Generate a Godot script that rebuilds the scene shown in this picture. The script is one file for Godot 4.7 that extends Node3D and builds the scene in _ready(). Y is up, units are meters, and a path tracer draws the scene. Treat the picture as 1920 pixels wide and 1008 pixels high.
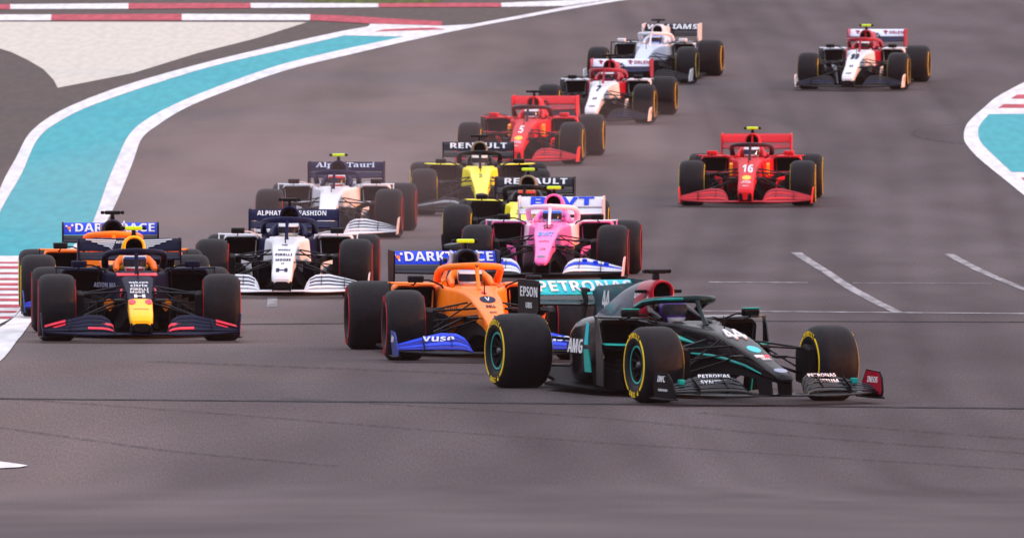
extends Node3D
# A pack of open-wheel racing cars seen through a long lens.
# World axes: x to the right, y up, the camera looks along -z; "d" below is the distance -z.

const CAM_Y := 4.15

var mats := {}
var cache := {}
var taken := {}

# ------------------------------------------------------------------ shapes
class Shape extends RefCounted:
	var v = PackedVector3Array()
	var g = PackedInt32Array()
	var gid = 0

	func put(t: PackedVector3Array, gs: PackedInt32Array) -> void:
		var c = Vector3.ZERO
		for p in t:
			c += p
		c /= maxf(1.0, t.size())
		var vol = 0.0
		for i in range(0, t.size(), 3):
			vol += (t[i] - c).dot((t[i + 1] - c).cross(t[i + 2] - c))
		for i in range(0, t.size(), 3):
			v.append(t[i])
			if vol > 0.0:
				v.append(t[i + 2])
				v.append(t[i + 1])
			else:
				v.append(t[i + 1])
				v.append(t[i + 2])
			g.append(gs[i / 3])

	func loft(rings: Array, cap_a := true, cap_b := true) -> void:
		var t = PackedVector3Array()
		var gs = PackedInt32Array()
		gid += 3
		var n: int = rings[0].size()
		for k in rings.size() - 1:
			var a: PackedVector3Array = rings[k]
			var b: PackedVector3Array = rings[k + 1]
			for i in n:
				var j = (i + 1) % n
				t.append_array(PackedVector3Array([a[i], b[i], b[j], a[i], b[j], a[j]]))
				gs.append(gid)
				gs.append(gid)
		for e in 2:
			if (e == 0 and not cap_a) or (e == 1 and not cap_b):
				continue
			var r: PackedVector3Array = rings[0] if e == 0 else rings[rings.size() - 1]
			var c = Vector3.ZERO
			for p in r:
				c += p
			c /= n
			for i in n:
				var j = (i + 1) % n
				if e == 0:
					t.append_array(PackedVector3Array([c, r[i], r[j]]))
				else:
					t.append_array(PackedVector3Array([c, r[j], r[i]]))
				gs.append(gid + 1 + e)
		put(t, gs)

	func box(c: Vector3, s: Vector3, b := 0.006) -> void:
		# a box with chamfered edges: three nested rings
		var h = s / 2.0
		b = minf(b, minf(h.x, minf(h.y, h.z)) * 0.6)
		var rings = []
		for q in [[-h.z, b], [-h.z + b, 0.0], [h.z - b, 0.0], [h.z, b]]:
			var z: float = q[0]
			var k: float = q[1]
			var x = h.x - k
			var y = h.y - k
			rings.append(PackedVector3Array([c + Vector3(-x + b, -y, z), c + Vector3(x - b, -y, z), c + Vector3(x, -y + b, z), c + Vector3(x, y - b, z), c + Vector3(x - b, y, z), c + Vector3(-x + b, y, z), c + Vector3(-x, y - b, z), c + Vector3(-x, -y + b, z)]))
		flat_loft(rings)

	func flat_loft(rings: Array) -> void:
		var t = PackedVector3Array()
		var gs = PackedInt32Array()
		var n: int = rings[0].size()
		for k in rings.size() - 1:
			for i in n:
				var j = (i + 1) % n
				t.append_array(PackedVector3Array([rings[k][i], rings[k + 1][i], rings[k + 1][j], rings[k][i], rings[k + 1][j], rings[k][j]]))
				gid += 1
				gs.append(gid)
				gs.append(gid)
		for e in 2:
			var r: PackedVector3Array = rings[0] if e == 0 else rings[rings.size() - 1]
			gid += 1
			for i in range(1, n - 1):
				if e == 0:
					t.append_array(PackedVector3Array([r[0], r[i], r[i + 1]]))
				else:
					t.append_array(PackedVector3Array([r[0], r[i + 1], r[i]]))
				gs.append(gid)
		gid += 1
		put(t, gs)

	func tube(path: Array, radii, sides := 8, squash := 1.0) -> void:
		# squash < 1 flattens the tube vertically
		var rings = []
		var side0 = Vector3.ZERO
		for i in path.size():
			var p: Vector3 = path[i]
			var a: Vector3 = path[maxi(0, i - 1)]
			var b: Vector3 = path[mini(path.size() - 1, i + 1)]
			var dir = (b - a).normalized()
			var up = Vector3.UP if absf(dir.y) < 0.95 else Vector3.FORWARD
			var sd = dir.cross(up).normalized()
			if i > 0 and sd.dot(side0) < 0.0:
				sd = -sd
			side0 = sd
			var w = sd.cross(dir).normalized()
			var r: float = radii[i] if radii is Array else radii
			var ring = PackedVector3Array()
			for k in sides:
				var an = TAU * k / sides
				ring.append(p + sd * cos(an) * r + w * sin(an) * r * squash)
			rings.append(ring)
		loft(rings)

	func plate(poly: PackedVector2Array, x0: float, x1: float, lean := 0.0) -> void:
		# poly holds (z, y); extruded along x; lean shifts x with height
		var a = PackedVector3Array()
		var b = PackedVector3Array()
		for p in poly:
			a.append(Vector3(x0 + lean * p.y, p.y, p.x))
			b.append(Vector3(x1 + lean * p.y, p.y, p.x))
		slab(a, b, poly)

	func slab(a: PackedVector3Array, b: PackedVector3Array, poly: PackedVector2Array) -> void:
		var t = PackedVector3Array()
		var gs = PackedInt32Array()
		var tri = Geometry2D.triangulate_polygon(poly)
		var ccw = not Geometry2D.is_polygon_clockwise(poly)
		gid += 2
		for i in range(0, tri.size(), 3):
			var o = [tri[i], tri[i + 1], tri[i + 2]]
			var area = (poly[o[1]] - poly[o[0]]).cross(poly[o[2]] - poly[o[0]])
			if (area > 0.0) != ccw:
				o = [tri[i], tri[i + 2], tri[i + 1]]
			t.append_array(PackedVector3Array([a[o[0]], a[o[1]], a[o[2]], b[o[0]], b[o[2]], b[o[1]]]))
			gs.append(gid)
			gs.append(gid + 1)
		var n = poly.size()
		for i in n:
			var j = (i + 1) % n
			gid += 2
			t.append_array(PackedVector3Array([a[i], b[i], b[j], a[i], b[j], a[j]]))
			gs.append(gid)
			gs.append(gid)
		gid += 1
		put(t, gs)

	func lathe_x(prof: Array, seg: int, floor_y := -99.0, a0 := 0.0, a1 := TAU) -> void:
		# prof holds (x, r) going round a closed outline; turned about the x axis
		var rings = []
		var whole = absf(a1 - a0 - TAU) < 0.001
		for k in seg + 1:
			var an = a0 + (a1 - a0) * k / seg
			var ring = PackedVector3Array()
			for p in prof:
				ring.append(Vector3(p[0], maxf(floor_y, p[1] * cos(an)), p[1] * sin(an)))
			rings.append(ring)
		loft(rings, not whole, not whole)

	func mesh() -> ArrayMesh:
		var st = SurfaceTool.new()
		st.begin(Mesh.PRIMITIVE_TRIANGLES)
		for i in range(0, v.size(), 3):
			st.set_smooth_group(g[i / 3])
			st.add_vertex(v[i])
			st.add_vertex(v[i + 1])
			st.add_vertex(v[i + 2])
		st.generate_normals()
		st.index()
		return st.commit()


func hermite(tb: Array, z: float) -> Array:
	# rows [z, a, b, ...] with falling z; smooth in between
	var n = tb.size()
	if z >= tb[0][0]:
		return tb[0]
	if z <= tb[n - 1][0]:
		return tb[n - 1]
	var k = 0
	while z < tb[k + 1][0]:
		k += 1
	var p: Array = tb[maxi(0, k - 1)]
	var a: Array = tb[k]
	var b: Array = tb[k + 1]
	var q: Array = tb[mini(n - 1, k + 2)]
	var h: float = b[0] - a[0]
	var t: float = (z - a[0]) / h
	var out = [z]
	for i in range(1, a.size()):
		var ma: float = (b[i] - p[i]) / (b[0] - p[0]) * h
		var mb: float = (q[i] - a[i]) / (q[0] - a[0]) * h
		out.append(a[i] * (2 * t * t * t - 3 * t * t + 1) + ma * (t * t * t - 2 * t * t + t) + b[i] * (3 * t * t - 2 * t * t * t) + mb * (t * t * t - t * t))
	return out


func rounded(z: float, xc: float, hwt: float, hwb: float, yb: float, yt: float, rad: float, n := 4) -> PackedVector3Array:
	# a rounded trapezium across z
	var out = PackedVector3Array()
	rad = minf(rad, minf(minf(hwt, hwb), (yt - yb) / 2.0) * 0.98)
	for c in [[hwb - rad, yb + rad, -PI / 2], [hwt - rad, yt - rad, 0.0], [-hwt + rad, yt - rad, PI / 2], [-hwb + rad, yb + rad, PI]]:
		for i in n + 1:
			var an: float = c[2] + PI / 2 * i / n
			out.append(Vector3(xc + c[0] + cos(an) * rad, c[1] + sin(an) * rad, z))
	return out


func span(z0: float, z1: float, step: float) -> Array:
	var n = maxi(1, int(ceil(absf(z1 - z0) / step)))
	var out = []
	for i in n + 1:
		out.append(z0 + (z1 - z0) * i / n)
	return out


func foil(x: float, le: Vector2, te: Vector2, thick: float, camber: float) -> PackedVector3Array:
	# le and te hold (z, y); a closed wing section at the span station x
	var out = PackedVector3Array()
	var d = te - le
	var nrm = Vector2(-d.y, d.x).normalized()
	if nrm.y < 0.0:
		nrm = -nrm
	for q in [[0.0, 0.0], [0.06, 0.7], [0.3, 1.0], [0.65, 0.7], [1.0, 0.12], [1.0, -0.12], [0.65, -0.4], [0.3, -0.7], [0.06, -0.6]]:
		var u: float = q[0]
		var p: Vector2 = le + d * u + nrm * (q[1] * thick / 2.0 - camber * 4.0 * u * (1.0 - u))
		out.append(Vector3(x, p.y, p.x))
	return out


# ------------------------------------------------------------------ materials
func srgb(r: int, g: int, b: int) -> Color:
	return Color(r / 255.0, g / 255.0, b / 255.0)


func paint(c: Color, rough := 0.34, coat := 0.5, metal := 0.0) -> StandardMaterial3D:
	var key = "p%s_%.2f_%.2f_%.2f" % [c.to_html(), rough, coat, metal]
	if not mats.has(key):
		var m = StandardMaterial3D.new()
		m.albedo_color = c
		m.roughness = rough
		m.metallic = metal
		m.metallic_specular = 0.14 if c.v < 0.25 else 0.26
		if coat > 0.0:
			m.clearcoat_enabled = true
			m.clearcoat_roughness = 0.06
			m.clearcoat = coat * (0.22 if c.v < 0.25 else 0.4)
		mats[key] = m
	return mats[key]


func noise_tex(seed_: int, freq: float, oct: int, lo: float, hi: float, size := 512, kind := FastNoiseLite.TYPE_SIMPLEX_SMOOTH) -> NoiseTexture2D:
	var n = FastNoiseLite.new()
	n.seed = seed_
	n.noise_type = kind
	n.frequency = freq
	n.fractal_octaves = oct
	var t = NoiseTexture2D.new()
	t.width = size
	t.height = size
	t.seamless = true
	t.noise = n
	var r = Gradient.new()
	r.set_color(0, Color(lo, lo, lo))
	r.set_color(1, Color(hi, hi, hi))
	t.color_ramp = r
	return t


func make_materials() -> void:
	var m = StandardMaterial3D.new()
	m.albedo_color = Color(0.095, 0.088, 0.118)
	m.roughness = 0.6
	m.metallic_specular = 0.28
	m.albedo_texture = noise_tex(11, 0.03, 5, 0.5, 1.0, 256)
	m.uv1_triplanar = true
	m.uv1_scale = Vector3(1.6, 1.6, 1.6)
	mats.rubber = m
	mats.carbon = paint(Color(0.075, 0.075, 0.09), 0.42, 0.15)
	mats.carbon_matt = paint(Color(0.06, 0.06, 0.07), 0.6, 0.0)
	mats.dark = paint(Color(0.06, 0.06, 0.07), 0.7, 0.0)
	mats.white = paint(Color(0.84, 0.84, 0.86), 0.4, 0.2)
	mats.metal = paint(Color(0.32, 0.32, 0.34), 0.35, 0.0, 0.9)
	mats.glass = paint(Color(0.5, 0.55, 0.6), 0.05, 0.0, 1.0)
	mats.lens = paint(Color(0.78, 0.93, 0.12), 0.45, 0.3)


# ------------------------------------------------------------------ nodes
func numbered(called: String) -> String:
	var n: int = taken.get(called, 0)
	taken[called] = n + 1
	return called if n == 0 else "%s_%03d" % [called, n]


func thing(called: String, label: String, category: String, group := "") -> Node3D:
	var o = Node3D.new()
	o.name = numbered(called)
	add_child(o)
	o.set_meta("label", label)
	o.set_meta("category", category)
	if group != "":
		o.set_meta("group", group)
	return o


func mi(parent: Node, called: String, mesh: Mesh, m: Material) -> MeshInstance3D:
	var o = MeshInstance3D.new()
	o.name = called
	o.mesh = mesh
	o.material_override = m
	parent.add_child(o, true)
	return o


func hub(parent: Node, called: String, at := Vector3.ZERO) -> Node3D:
	var o = Node3D.new()
	o.name = called
	o.position = at
	parent.add_child(o, true)
	return o


func setting(called: String, mesh: Mesh, m: Material, label: String, category: String) -> MeshInstance3D:
	var o = mi(self, numbered(called), mesh, m)
	o.set_meta("kind", "structure")
	o.set_meta("label", label)
	o.set_meta("category", category)
	return o


func words(parent: Node, text: String, at: Vector3, bas: Basis, h: float, m: Material, wide := 1.0, face := "Droid Sans", called := "lettering", across := 0.0) -> MeshInstance3D:
	var key = "t_" + text + face
	if not cache.has(key):
		var f = SystemFont.new()
		f.font_names = PackedStringArray([face])
		f.font_weight = 700
		var t = TextMesh.new()
		t.text = text
		t.font = f
		t.font_size = 48
		t.pixel_size = 1.0 / 34.0
		t.depth = 0.04
		t.curve_step = 2.0
		cache[key] = t
	var o = mi(parent, called, cache[key], m)
	var sx: float = h * wide if across <= 0.0 else across / maxf(0.01, (cache[key] as TextMesh).get_aabb().size.x)
	o.transform = Transform3D(Basis(bas.x * sx, bas.y * h, bas.z * h), at)
	return o


func facing(normal: Vector3, up := Vector3.UP) -> Basis:
	# x across, y up the face, z out of it
	var z = normal.normalized()
	var x = up.cross(z).normalized()
	return Basis(x, z.cross(x).normalized(), z)


# ------------------------------------------------------------------ the ground
func height(d: float) -> float:
	var t = (clampf(d, 125.0, 276.0) - 200.0) / 70.0
	var y = (((-0.37299 * t + 0.41228) * t + 1.0216) * t + 0.177788) * t - 4.18292
	if d < 119.0:
		# the ground climbs to the rise on which the camera stands
		y = -d * lerpf(0.03618, 0.0404, pow((119.0 - maxf(d, 20.0)) / 99.0, 0.7))
		if d < 20.0:
			y = lerpf(-1.7, -0.808, smoothstep(8.0, 20.0, d))
	elif d < 125.0:
		y += (d - 125.0) * 0.017765
	elif d > 276.0:
		y += (minf(d, 520.0) - 276.0) * 0.027781
	return y + CAM_Y


func on_ground(x: float, d: float, lift := 0.0) -> Vector3:
	return Vector3(x, height(d) + lift, -d)


func pts(a: Array) -> PackedVector2Array:
	var o = PackedVector2Array()
	for i in range(0, a.size(), 2):
		o.append(Vector2(a[i], a[i + 1]))
	return o


func smooth_line(p: PackedVector2Array, per := 6) -> PackedVector2Array:
	var o = PackedVector2Array()
	for i in p.size() - 1:
		var a = p[maxi(0, i - 1)]
		var d = p[mini(p.size() - 1, i + 2)]
		for k in per:
			o.append(p[i].cubic_interpolate(p[i + 1], a, d, float(k) / per))
	o.append(p[p.size() - 1])
	return o


func sheet(poly: PackedVector2Array, lift: float, step := 1.0) -> ArrayMesh:
	# fills a polygon of (x, d) with a sheet that follows the ground, in rows of d
	var levels = []
	var lo = 1e9
	var hi = -1e9
	for p in poly:
		levels.append(p.y)
		lo = minf(lo, p.y)
		hi = maxf(hi, p.y)
	var d = lo
	while d < hi:
		levels.append(d)
		d += step
	levels.sort()
	var st = SurfaceTool.new()
	st.begin(Mesh.PRIMITIVE_TRIANGLES)
	var n = poly.size()
	for k in levels.size() - 1:
		var a: float = levels[k]
		var b: float = levels[k + 1]
		if b - a < 1e-5:
			continue
		var cuts = []
		for i in n:
			var p = poly[i]
			var q = poly[(i + 1) % n]
			if p.y > q.y:
				var s = p
				p = q
				q = s
			if q.y - p.y < 1e-6 or p.y > a + 1e-6 or q.y < b - 1e-6:
				continue
			var xa = lerpf(p.x, q.x, (a - p.y) / (q.y - p.y))
			var xb = lerpf(p.x, q.x, (b - p.y) / (q.y - p.y))
			cuts.append([xa + xb, xa, xb])
		cuts.sort_custom(func(u, w): return u[0] < w[0])
		for c in range(0, cuts.size() - 1, 2):
			var p0 = on_ground(cuts[c][1], a, lift)
			var p1 = on_ground(cuts[c + 1][1], a, lift)
			var p2 = on_ground(cuts[c + 1][2], b, lift)
			var p3 = on_ground(cuts[c][2], b, lift)
			for p in [p0, p3, p2, p0, p2, p1]:
				st.set_normal(Vector3.UP)
				st.set_uv(Vector2(p.x, p.z))
				st.add_vertex(p)
	st.index()
	return st.commit()


func ribbon(line: PackedVector2Array, wx: float, wd: float) -> PackedVector2Array:
	# a band round a line, as a polygon; half widths across and along
	var o = PackedVector2Array()
	for p in line:
		o.append(p + Vector2(wx, wd))
	for i in line.size():
		o.append(line[line.size() - 1 - i] - Vector2(wx, wd))
	return o


func road_paint(lin: Color, seed_: int, amount := 0.12) -> StandardMaterial3D:
	var m = StandardMaterial3D.new()
	m.albedo_color = lin.linear_to_srgb()
	m.albedo_texture = noise_tex(seed_, 0.012, 5, 1.0 - amount, 1.0)
	m.uv1_triplanar = true
	m.uv1_world_triplanar = true
	m.uv1_scale = Vector3(0.7, 0.7, 0.06)
	m.roughness = 0.8
	m.metallic_specular = 0.2
	return m


func build_ground() -> void:
	var xs = []
	for x in [-400.0, -150.0, -60.0, -30.0, -18.0]:
		xs.append(x)
	for i in 201:
		xs.append(-12.0 + 0.12 * i)
	for x in [18.0, 30.0, 60.0, 150.0, 400.0]:
		xs.append(x)
	var ds = [-60.0, 0.0, 8.0, 12.0, 16.0, 18.0]
	for i in 33:
		ds.append(20.0 + 3.0 * i)
	for i in 223:
		ds.append(118.0 + i)
	for d in [350.0, 370.0, 400.0, 450.0, 520.0, 700.0, 1000.0]:
		ds.append(d)
	var n = FastNoiseLite.new()
	n.seed = 5
	n.frequency = 1.0
	n.fractal_octaves = 4
	var st = SurfaceTool.new()
	st.begin(Mesh.PRIMITIVE_TRIANGLES)
	# bands of rubber left by many tyres: a centre line, half width and strength
	var streaks = []
	for q in [[-1.6, 0.22, 0.10], [-0.9, 0.12, 0.08], [-0.3, 0.35, 0.13], [0.5, 0.16, 0.10], [1.1, 0.5, 0.12], [1.9, 0.2, 0.10], [2.6, 0.3, 0.07], [-2.6, 0.3, 0.07], [-3.6, 0.5, 0.06], [3.4, 0.14, 0.10]]:
		streaks.append([pts([3.6 + q[0], 345.0, 4.1 + q[0], 290.0, 4.3 + q[0], 250.0, 3.3 + q[0], 205.0, 2.4 + q[0], 165.0, 2.0 + q[0] * 0.9, 135.0, 3.4 + q[0] * 0.8, 100.0]), q[1], q[2]])
	for d in ds:
		var here = []
		for q in streaks:
			var p: PackedVector2Array = q[0]
			for i in p.size() - 1:
				if d <= p[i].y and d > p[i + 1].y:
					here.append([lerpf(p[i].x, p[i + 1].x, (p[i].y - d) / (p[i].y - p[i + 1].y)), q[1], q[2]])
		for x in xs:
			var sum = 0.0
			for q in here:
				var g = (x - q[0]) / q[1]
				if absf(g) < 3.0:
					sum += 1.5 * q[2] * exp(-g * g) * (1.0 + 0.5 * n.get_noise_2d(x * 0.4, d * 0.02))
			var patch = n.get_noise_2d(x * 0.30, d * 0.014) * 0.22 + n.get_noise_2d(x * 0.55 + 40.0, d * 0.08) * 0.20
			# rubber worn into the line the cars take, which swings across the track
			var line = 1.0 + 4.2 * sin((d - 150.0) / 95.0)
			var wear = smoothstep(-7.0, 0.5, x - line + n.get_noise_2d(x * 0.2 + 7.0, d * 0.02) * 4.0)
			var k = lerpf(0.94, 0.74, wear) + patch - sum
			var warm = Color(0.182, 0.143, 0.140).lerp(Color(0.162, 0.130, 0.137), wear)
			st.set_color(Color(warm.r * k, warm.g * k, warm.b * k))
			st.set_uv(Vector2(x, d))
			st.add_vertex(on_ground(x, d))
	var w = xs.size()
	for j in ds.size() - 1:
		for i in w - 1:
			var a = j * w + i
			for q in [a, a + w, a + w + 1, a, a + w + 1, a + 1]:
				st.add_index(q)
	st.generate_normals()
	var m = StandardMaterial3D.new()
	m.vertex_color_use_as_albedo = true
	m.albedo_texture = noise_tex(3, 0.16, 3, 0.74, 1.0, 1024)
	m.uv1_triplanar = true
	m.uv1_world_triplanar = true
	m.uv1_scale = Vector3(0.31, 0.31, 0.012)
	m.roughness = 0.9
	m.metallic_specular = 0.2
	setting("ground", st.commit(), m, "grey asphalt of the racing circuit", "ground")

	var old = road_paint(Color(0.088, 0.069, 0.064), 28, 0.12)
	var white = road_paint(Color(0.74, 0.72, 0.74), 21, 0.15)
	var blue = road_paint(Color(0.058, 0.35, 0.40), 22, 0.1)
	var red = road_paint(Color(0.50, 0.085, 0.115), 23, 0.2)
	var sand = road_paint(Color(0.56, 0.52, 0.46), 24, 0.08)
	var grass = road_paint(Color(0.11, 0.13, 0.02), 25, 0.5)
	var worn = road_paint(Color(0.40, 0.38, 0.40), 26, 0.4)
	var seam = road_paint(Color(0.045, 0.040, 0.046), 27, 0.5)

	# the painted run-off beside the track
	var oa = smooth_line(pts([-7.3, 213.0, -7.76, 230.88, -7.95, 244.14, -8.06, 254.37, -7.90, 262.40, -7.50, 269.49, -6.88, 276.96, -5.86, 286.26, -4.75, 294.74, -3.55, 303.12, -2.90, 306.86]))
	var ob = smooth_line(pts([-6.9, 202.0, -7.39, 219.79, -7.64, 237.24, -7.85, 252.09, -7.69, 260.08, -7.33, 266.62, -6.60, 275.17, -5.59, 285.16, -4.47, 293.29, -3.32, 301.59]))
	var ia = smooth_line(pts([-5.36, 149.98, -5.25, 160.41, -5.76, 193.52, -5.87, 211.08, -5.98, 219.02, -6.19, 232.55, -6.32, 244.14, -6.38, 253.23, -6.27, 259.62, -5.93, 266.62, -5.26, 275.68, -4.35, 285.71, -3.34, 293.29, -2.14, 300.98]))
	var ib = smooth_line(pts([-4.72, 124.0, -4.91, 137.40, -4.81, 143.12, -4.89, 150.61, -4.97, 156.30, -5.53, 190.36, -5.69, 211.08, -5.77, 219.02, -5.91, 231.36, -6.04, 243.00, -6.13, 252.09, -6.00, 257.79, -5.67, 265.44, -5.03, 273.91, -4.16, 283.27, -3.15, 290.72, -1.89, 299.47, -0.75, 306.55, 0.11, 311.34, 1.17, 317.30, 2.43, 323.49, 3.93, 329.93, 5.4, 336.0]))
	var far_top = pts([-0.81, 308.13, 0.08, 312.98, 1.17, 319.17, 2.33, 324.55, 3.82, 331.03, 5.2, 337.0])

	# older asphalt behind the outer line and between the far kerbs
	var lot = PackedVector2Array([Vector2(-40.0, 345.0), Vector2(-40.0, 205.0), Vector2(-7.2, 205.0)])
	lot.append_array(oa)
	lot.append_array(far_top)
	lot.append(Vector2(6.6, 345.0))
	setting("old_asphalt", sheet(lot, 0.002), old, "darker old asphalt beyond the turquoise run-off band", "asphalt")
	# blue: between the lines, from the striped kerb to the tip
	var poly = PackedVector2Array([Vector2(-9.0, 196.4), Vector2(-8.6, 205.0)])
	poly.append_array(ob)
	for i in ia.size():
		var p = ia[ia.size() - 1 - i]
		if p.y > 196.4:
			poly.append(p)
	poly.append(Vector2(-5.79, 196.4))
	setting("runoff_paint", sheet(poly, 0.004), blue, "turquoise painted run-off band between two white lines beside the track", "painted run-off")
	# white outer line
	poly = oa.duplicate()
	for i in ob.size():
		poly.append(ob[ob.size() - 1 - i])
	setting("edge_line", sheet(poly, 0.008), white, "white line along the outer edge of the turquoise run-off band", "road marking")
	# white inner line, running on round the far bend
	poly = PackedVector2Array()
	poly.append(Vector2(-5.1, 124.0))
	poly.append_array(ia)
	var back = ib.duplicate()
	back.reverse()
	var tip = PackedVector2Array([Vector2(-3.32, 301.59), Vector2(-2.90, 306.86), Vector2(-2.87, 308.45), Vector2(-2.37, 308.13), Vector2(-1.41, 307.18), Vector2(-0.81, 308.13)])
	poly.append_array(tip)
	poly.append_array(far_top)
	poly.append_array(back)
	setting("edge_line", sheet(poly, 0.008), white, "white line between the track and the turquoise run-off band", "road marking")
	setting("kerb_paint", sheet(pts([-2.75, 303.74, -1.32, 304.98, -1.61, 306.07, -2.14, 305.60, -2.56, 304.98]), 0.012), red, "red wedge painted at the tip of the turquoise run-off", "road marking")

	# striped kerb beside the track
	var kerb = setting("kerb", sheet(PackedVector2Array([Vector2(-9.0, 150.0), Vector2(-9.0, 196.3), Vector2(-5.80, 196.3), Vector2(-5.25, 160.41), Vector2(-5.36, 150.0)]), 0.012), white, "red and white striped kerb beside the turquoise run-off", "kerb")
	for q in [[192.63, 191.73], [190.06, 188.54], [186.38, 185.22], [182.89, 181.57], [179.77, 178.22], [176.67, 175.36], [173.21, 172.08], [170.36, 168.89], [166.94, 165.31], [163.46, 162.45], [160.49, 159.35], [157.39, 156.21], [154.2, 152.9]]:
		var xr: float = lerpf(-5.27, -5.82, clampf((q[1] - 160.0) / 35.0, -0.2, 1.0)) - (0.25 if q[0] < 159.0 else 0.0)
		mi(kerb, "red_stripe", sheet(PackedVector2Array([Vector2(-8.9, q[1]), Vector2(-8.9, q[0]), Vector2(xr, q[0]), Vector2(xr, q[1])]), 0.016), red)

	# pale ground inside the bend
	setting("sand", sheet(pts([-13.0, 309.6, -11.71, 309.73, -7.15, 309.57, -4.17, 309.41, -5.04, 300.07, -6.03, 291.86, -7.00, 281.66, -7.55, 278.25, -8.19, 274.41, -8.38, 278.25, -8.73, 283.54, -9.19, 288.47, -9.62, 292.43, -9.88, 294.16, -10.63, 297.68, -11.34, 300.07, -13.0, 303.0]), 0.006), sand, "pale sandy infield between the run-off and the far kerb", "sand")
	# kerbs round the far bend, in blocks
	var hi1 = pts([-14.0, 313.9, -9.50, 313.96, -6.82, 314.29, -4.16, 313.96, -3.51, 313.30, -2.40, 311.34, -1.42, 309.73, -0.81, 308.13])
	var lo1 = pts([-14.0, 310.3, -9.40, 310.37, -6.73, 310.37, -4.12, 310.37, -3.47, 309.41, -2.87, 308.45, -1.41, 307.18, -0.86, 306.86])
	var k1 = setting("kerb", sheet(PackedVector2Array([hi1[0], hi1[1], lo1[1], lo1[0]]), 0.012), white, "low kerb in long red and white blocks behind the sandy infield", "kerb")
	for q in [[1, 2, red], [2, 3, white], [3, 4, red], [4, 5, red], [5, 6, red]]:
		mi(k1, "kerb_block", sheet(PackedVector2Array([hi1[q[0]], hi1[q[1]], lo1[q[1]], lo1[q[0]]]), 0.014), q[2])
	var hi2 = pts([-16.0, 320.37, -10.56, 320.37, -8.09, 321.06, -5.52, 321.2, -2.82, 321.0, -0.23, 321.3, 1.59, 323.6, 2.6, 327.5])
	var lo2 = pts([-16.0, 317.30, -10.46, 317.30, -8.00, 317.47, -5.45, 317.98, -2.79, 318.49, -0.22, 318.66, 1.12, 319.34, 2.2, 324.0])
	var k2 = setting("kerb", sheet(PackedVector2Array([hi2[0], hi2[1], lo2[1], lo2[0]]), 0.012), red, "far kerb of red and white blocks beyond the crossing road", "kerb")
	for q in [[1, 2, white], [2, 3, red], [3, 4, white], [4, 5, red], [5, 6, white], [6, 7, white]]:
		mi(k2, "kerb_block", sheet(PackedVector2Array([hi2[q[0]], hi2[q[1]], lo2[q[1]], lo2[q[0]]]), 0.014), q[2])
	var gm = setting("grass", sheet(pts([-5.4, 333.0, -4.6, 325.61, -4.33, 322.0, -3.59, 321.1, -2.25, 321.1, -1.60, 321.6, -1.34, 325.61, -1.0, 333.0]), 0.006), grass, "small patch of grass behind the far kerb", "grass")
	gm.set_meta("kind", "stuff")

	# corner marking across the track
	var ro = smooth_line(pts([11.0, 289.0, 9.83, 280.87, 9.31, 276.96, 8.61, 270.22, 8.25, 265.67, 7.93, 261.47, 7.69, 257.67, 7.54, 253.91, 7.46, 250.50, 7.46, 245.14, 7.53, 239.32, 7.60, 233.80, 7.65, 227.75, 7.73, 214.32]))
	var ri = smooth_line(pts([10.9, 286.0, 9.72, 277.73, 9.20, 273.91, 8.80, 269.25, 8.47, 265.67, 8.23, 262.49, 7.94, 258.02, 7.80, 254.59, 7.72, 250.55, 7.74, 246.19, 7.79, 239.78, 7.81, 237.24, 7.87, 234.20, 8.03, 222.82]))
	poly = ro.duplicate()
	poly.append(Vector2(12.5, 214.3))
	poly.append(Vector2(12.5, 289.0))
	var corner = setting("kerb", sheet(poly, 0.006), white, "white edged corner kerb across the track with turquoise and red fill", "kerb")
	poly = PackedVector2Array([Vector2(12.4, 237.24), Vector2(12.4, 262.96)])
	for p in ri:
		if p.y < 262.9 and p.y > 237.3:
			poly.append(p)
	mi(corner, "turquoise_fill", sheet(poly, 0.010), blue)
	for q in [[271.19, 269.37, 9.0, 8.83], [266.86, 265.20, 8.62, 8.47], [235.2, 233.5, 7.86, 7.88], [231.5, 230.0, 7.9, 7.92], [275.4, 273.6, 9.5, 9.25]]:
		mi(corner, "red_stripe", sheet(PackedVector2Array([Vector2(q[2], q[0]), Vector2(12.4, q[0]), Vector2(12.4, q[1]), Vector2(q[3], q[1])]), 0.010), red)

	# lines painted on the track
	setting("track_marking", sheet(pts([3.64, 198.57, 3.78, 198.57, 3.93, 187.48, 4.01, 177.36, 4.11, 168.78, 4.20, 163.00, 4.09, 163.00, 4.00, 167.87, 3.89, 176.39, 3.81, 187.48]), 0.004), worn, "worn white slanting line on the track beside the thin cross line", "road marking")
	setting("track_marking", sheet(pts([5.61, 197.84, 5.74, 197.84, 5.85, 187.80, 5.98, 178.02, 6.09, 168.78, 6.00, 168.78, 5.88, 178.02, 5.73, 187.80]), 0.004), worn, "worn white slanting line on the track nearer the corner kerb", "road marking")
	setting("cross_line", sheet(ribbon(pts([-0.12, 164.90, 5.47, 162.61, 8.0, 161.6]), 0.0, 0.22), 0.004), worn, "thin white line straight across the track", "road marking")
	setting("cross_line", sheet(ribbon(pts([2.34, 180.96, 3.51, 180.63]), 0.0, 0.2), 0.004), worn, "short thin white line crossing the worn slanting line", "road marking")
	setting("cross_line", sheet(ribbon(pts([4.04, 180.47, 5.67, 179.98]), 0.0, 0.12), 0.004), worn, "faint thin white line between the two slanting lines", "road marking")
	setting("seam", sheet(ribbon(pts([-9.0, 157.75, -5.52, 157.55, -2.78, 157.29, 1.33, 158.83, 2.56, 158.83, 5.54, 158.31, 9.0, 157.8]), 0.0, 0.17), 0.004), seam, "thin dark seam in the asphalt behind the leading car", "seam")
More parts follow.
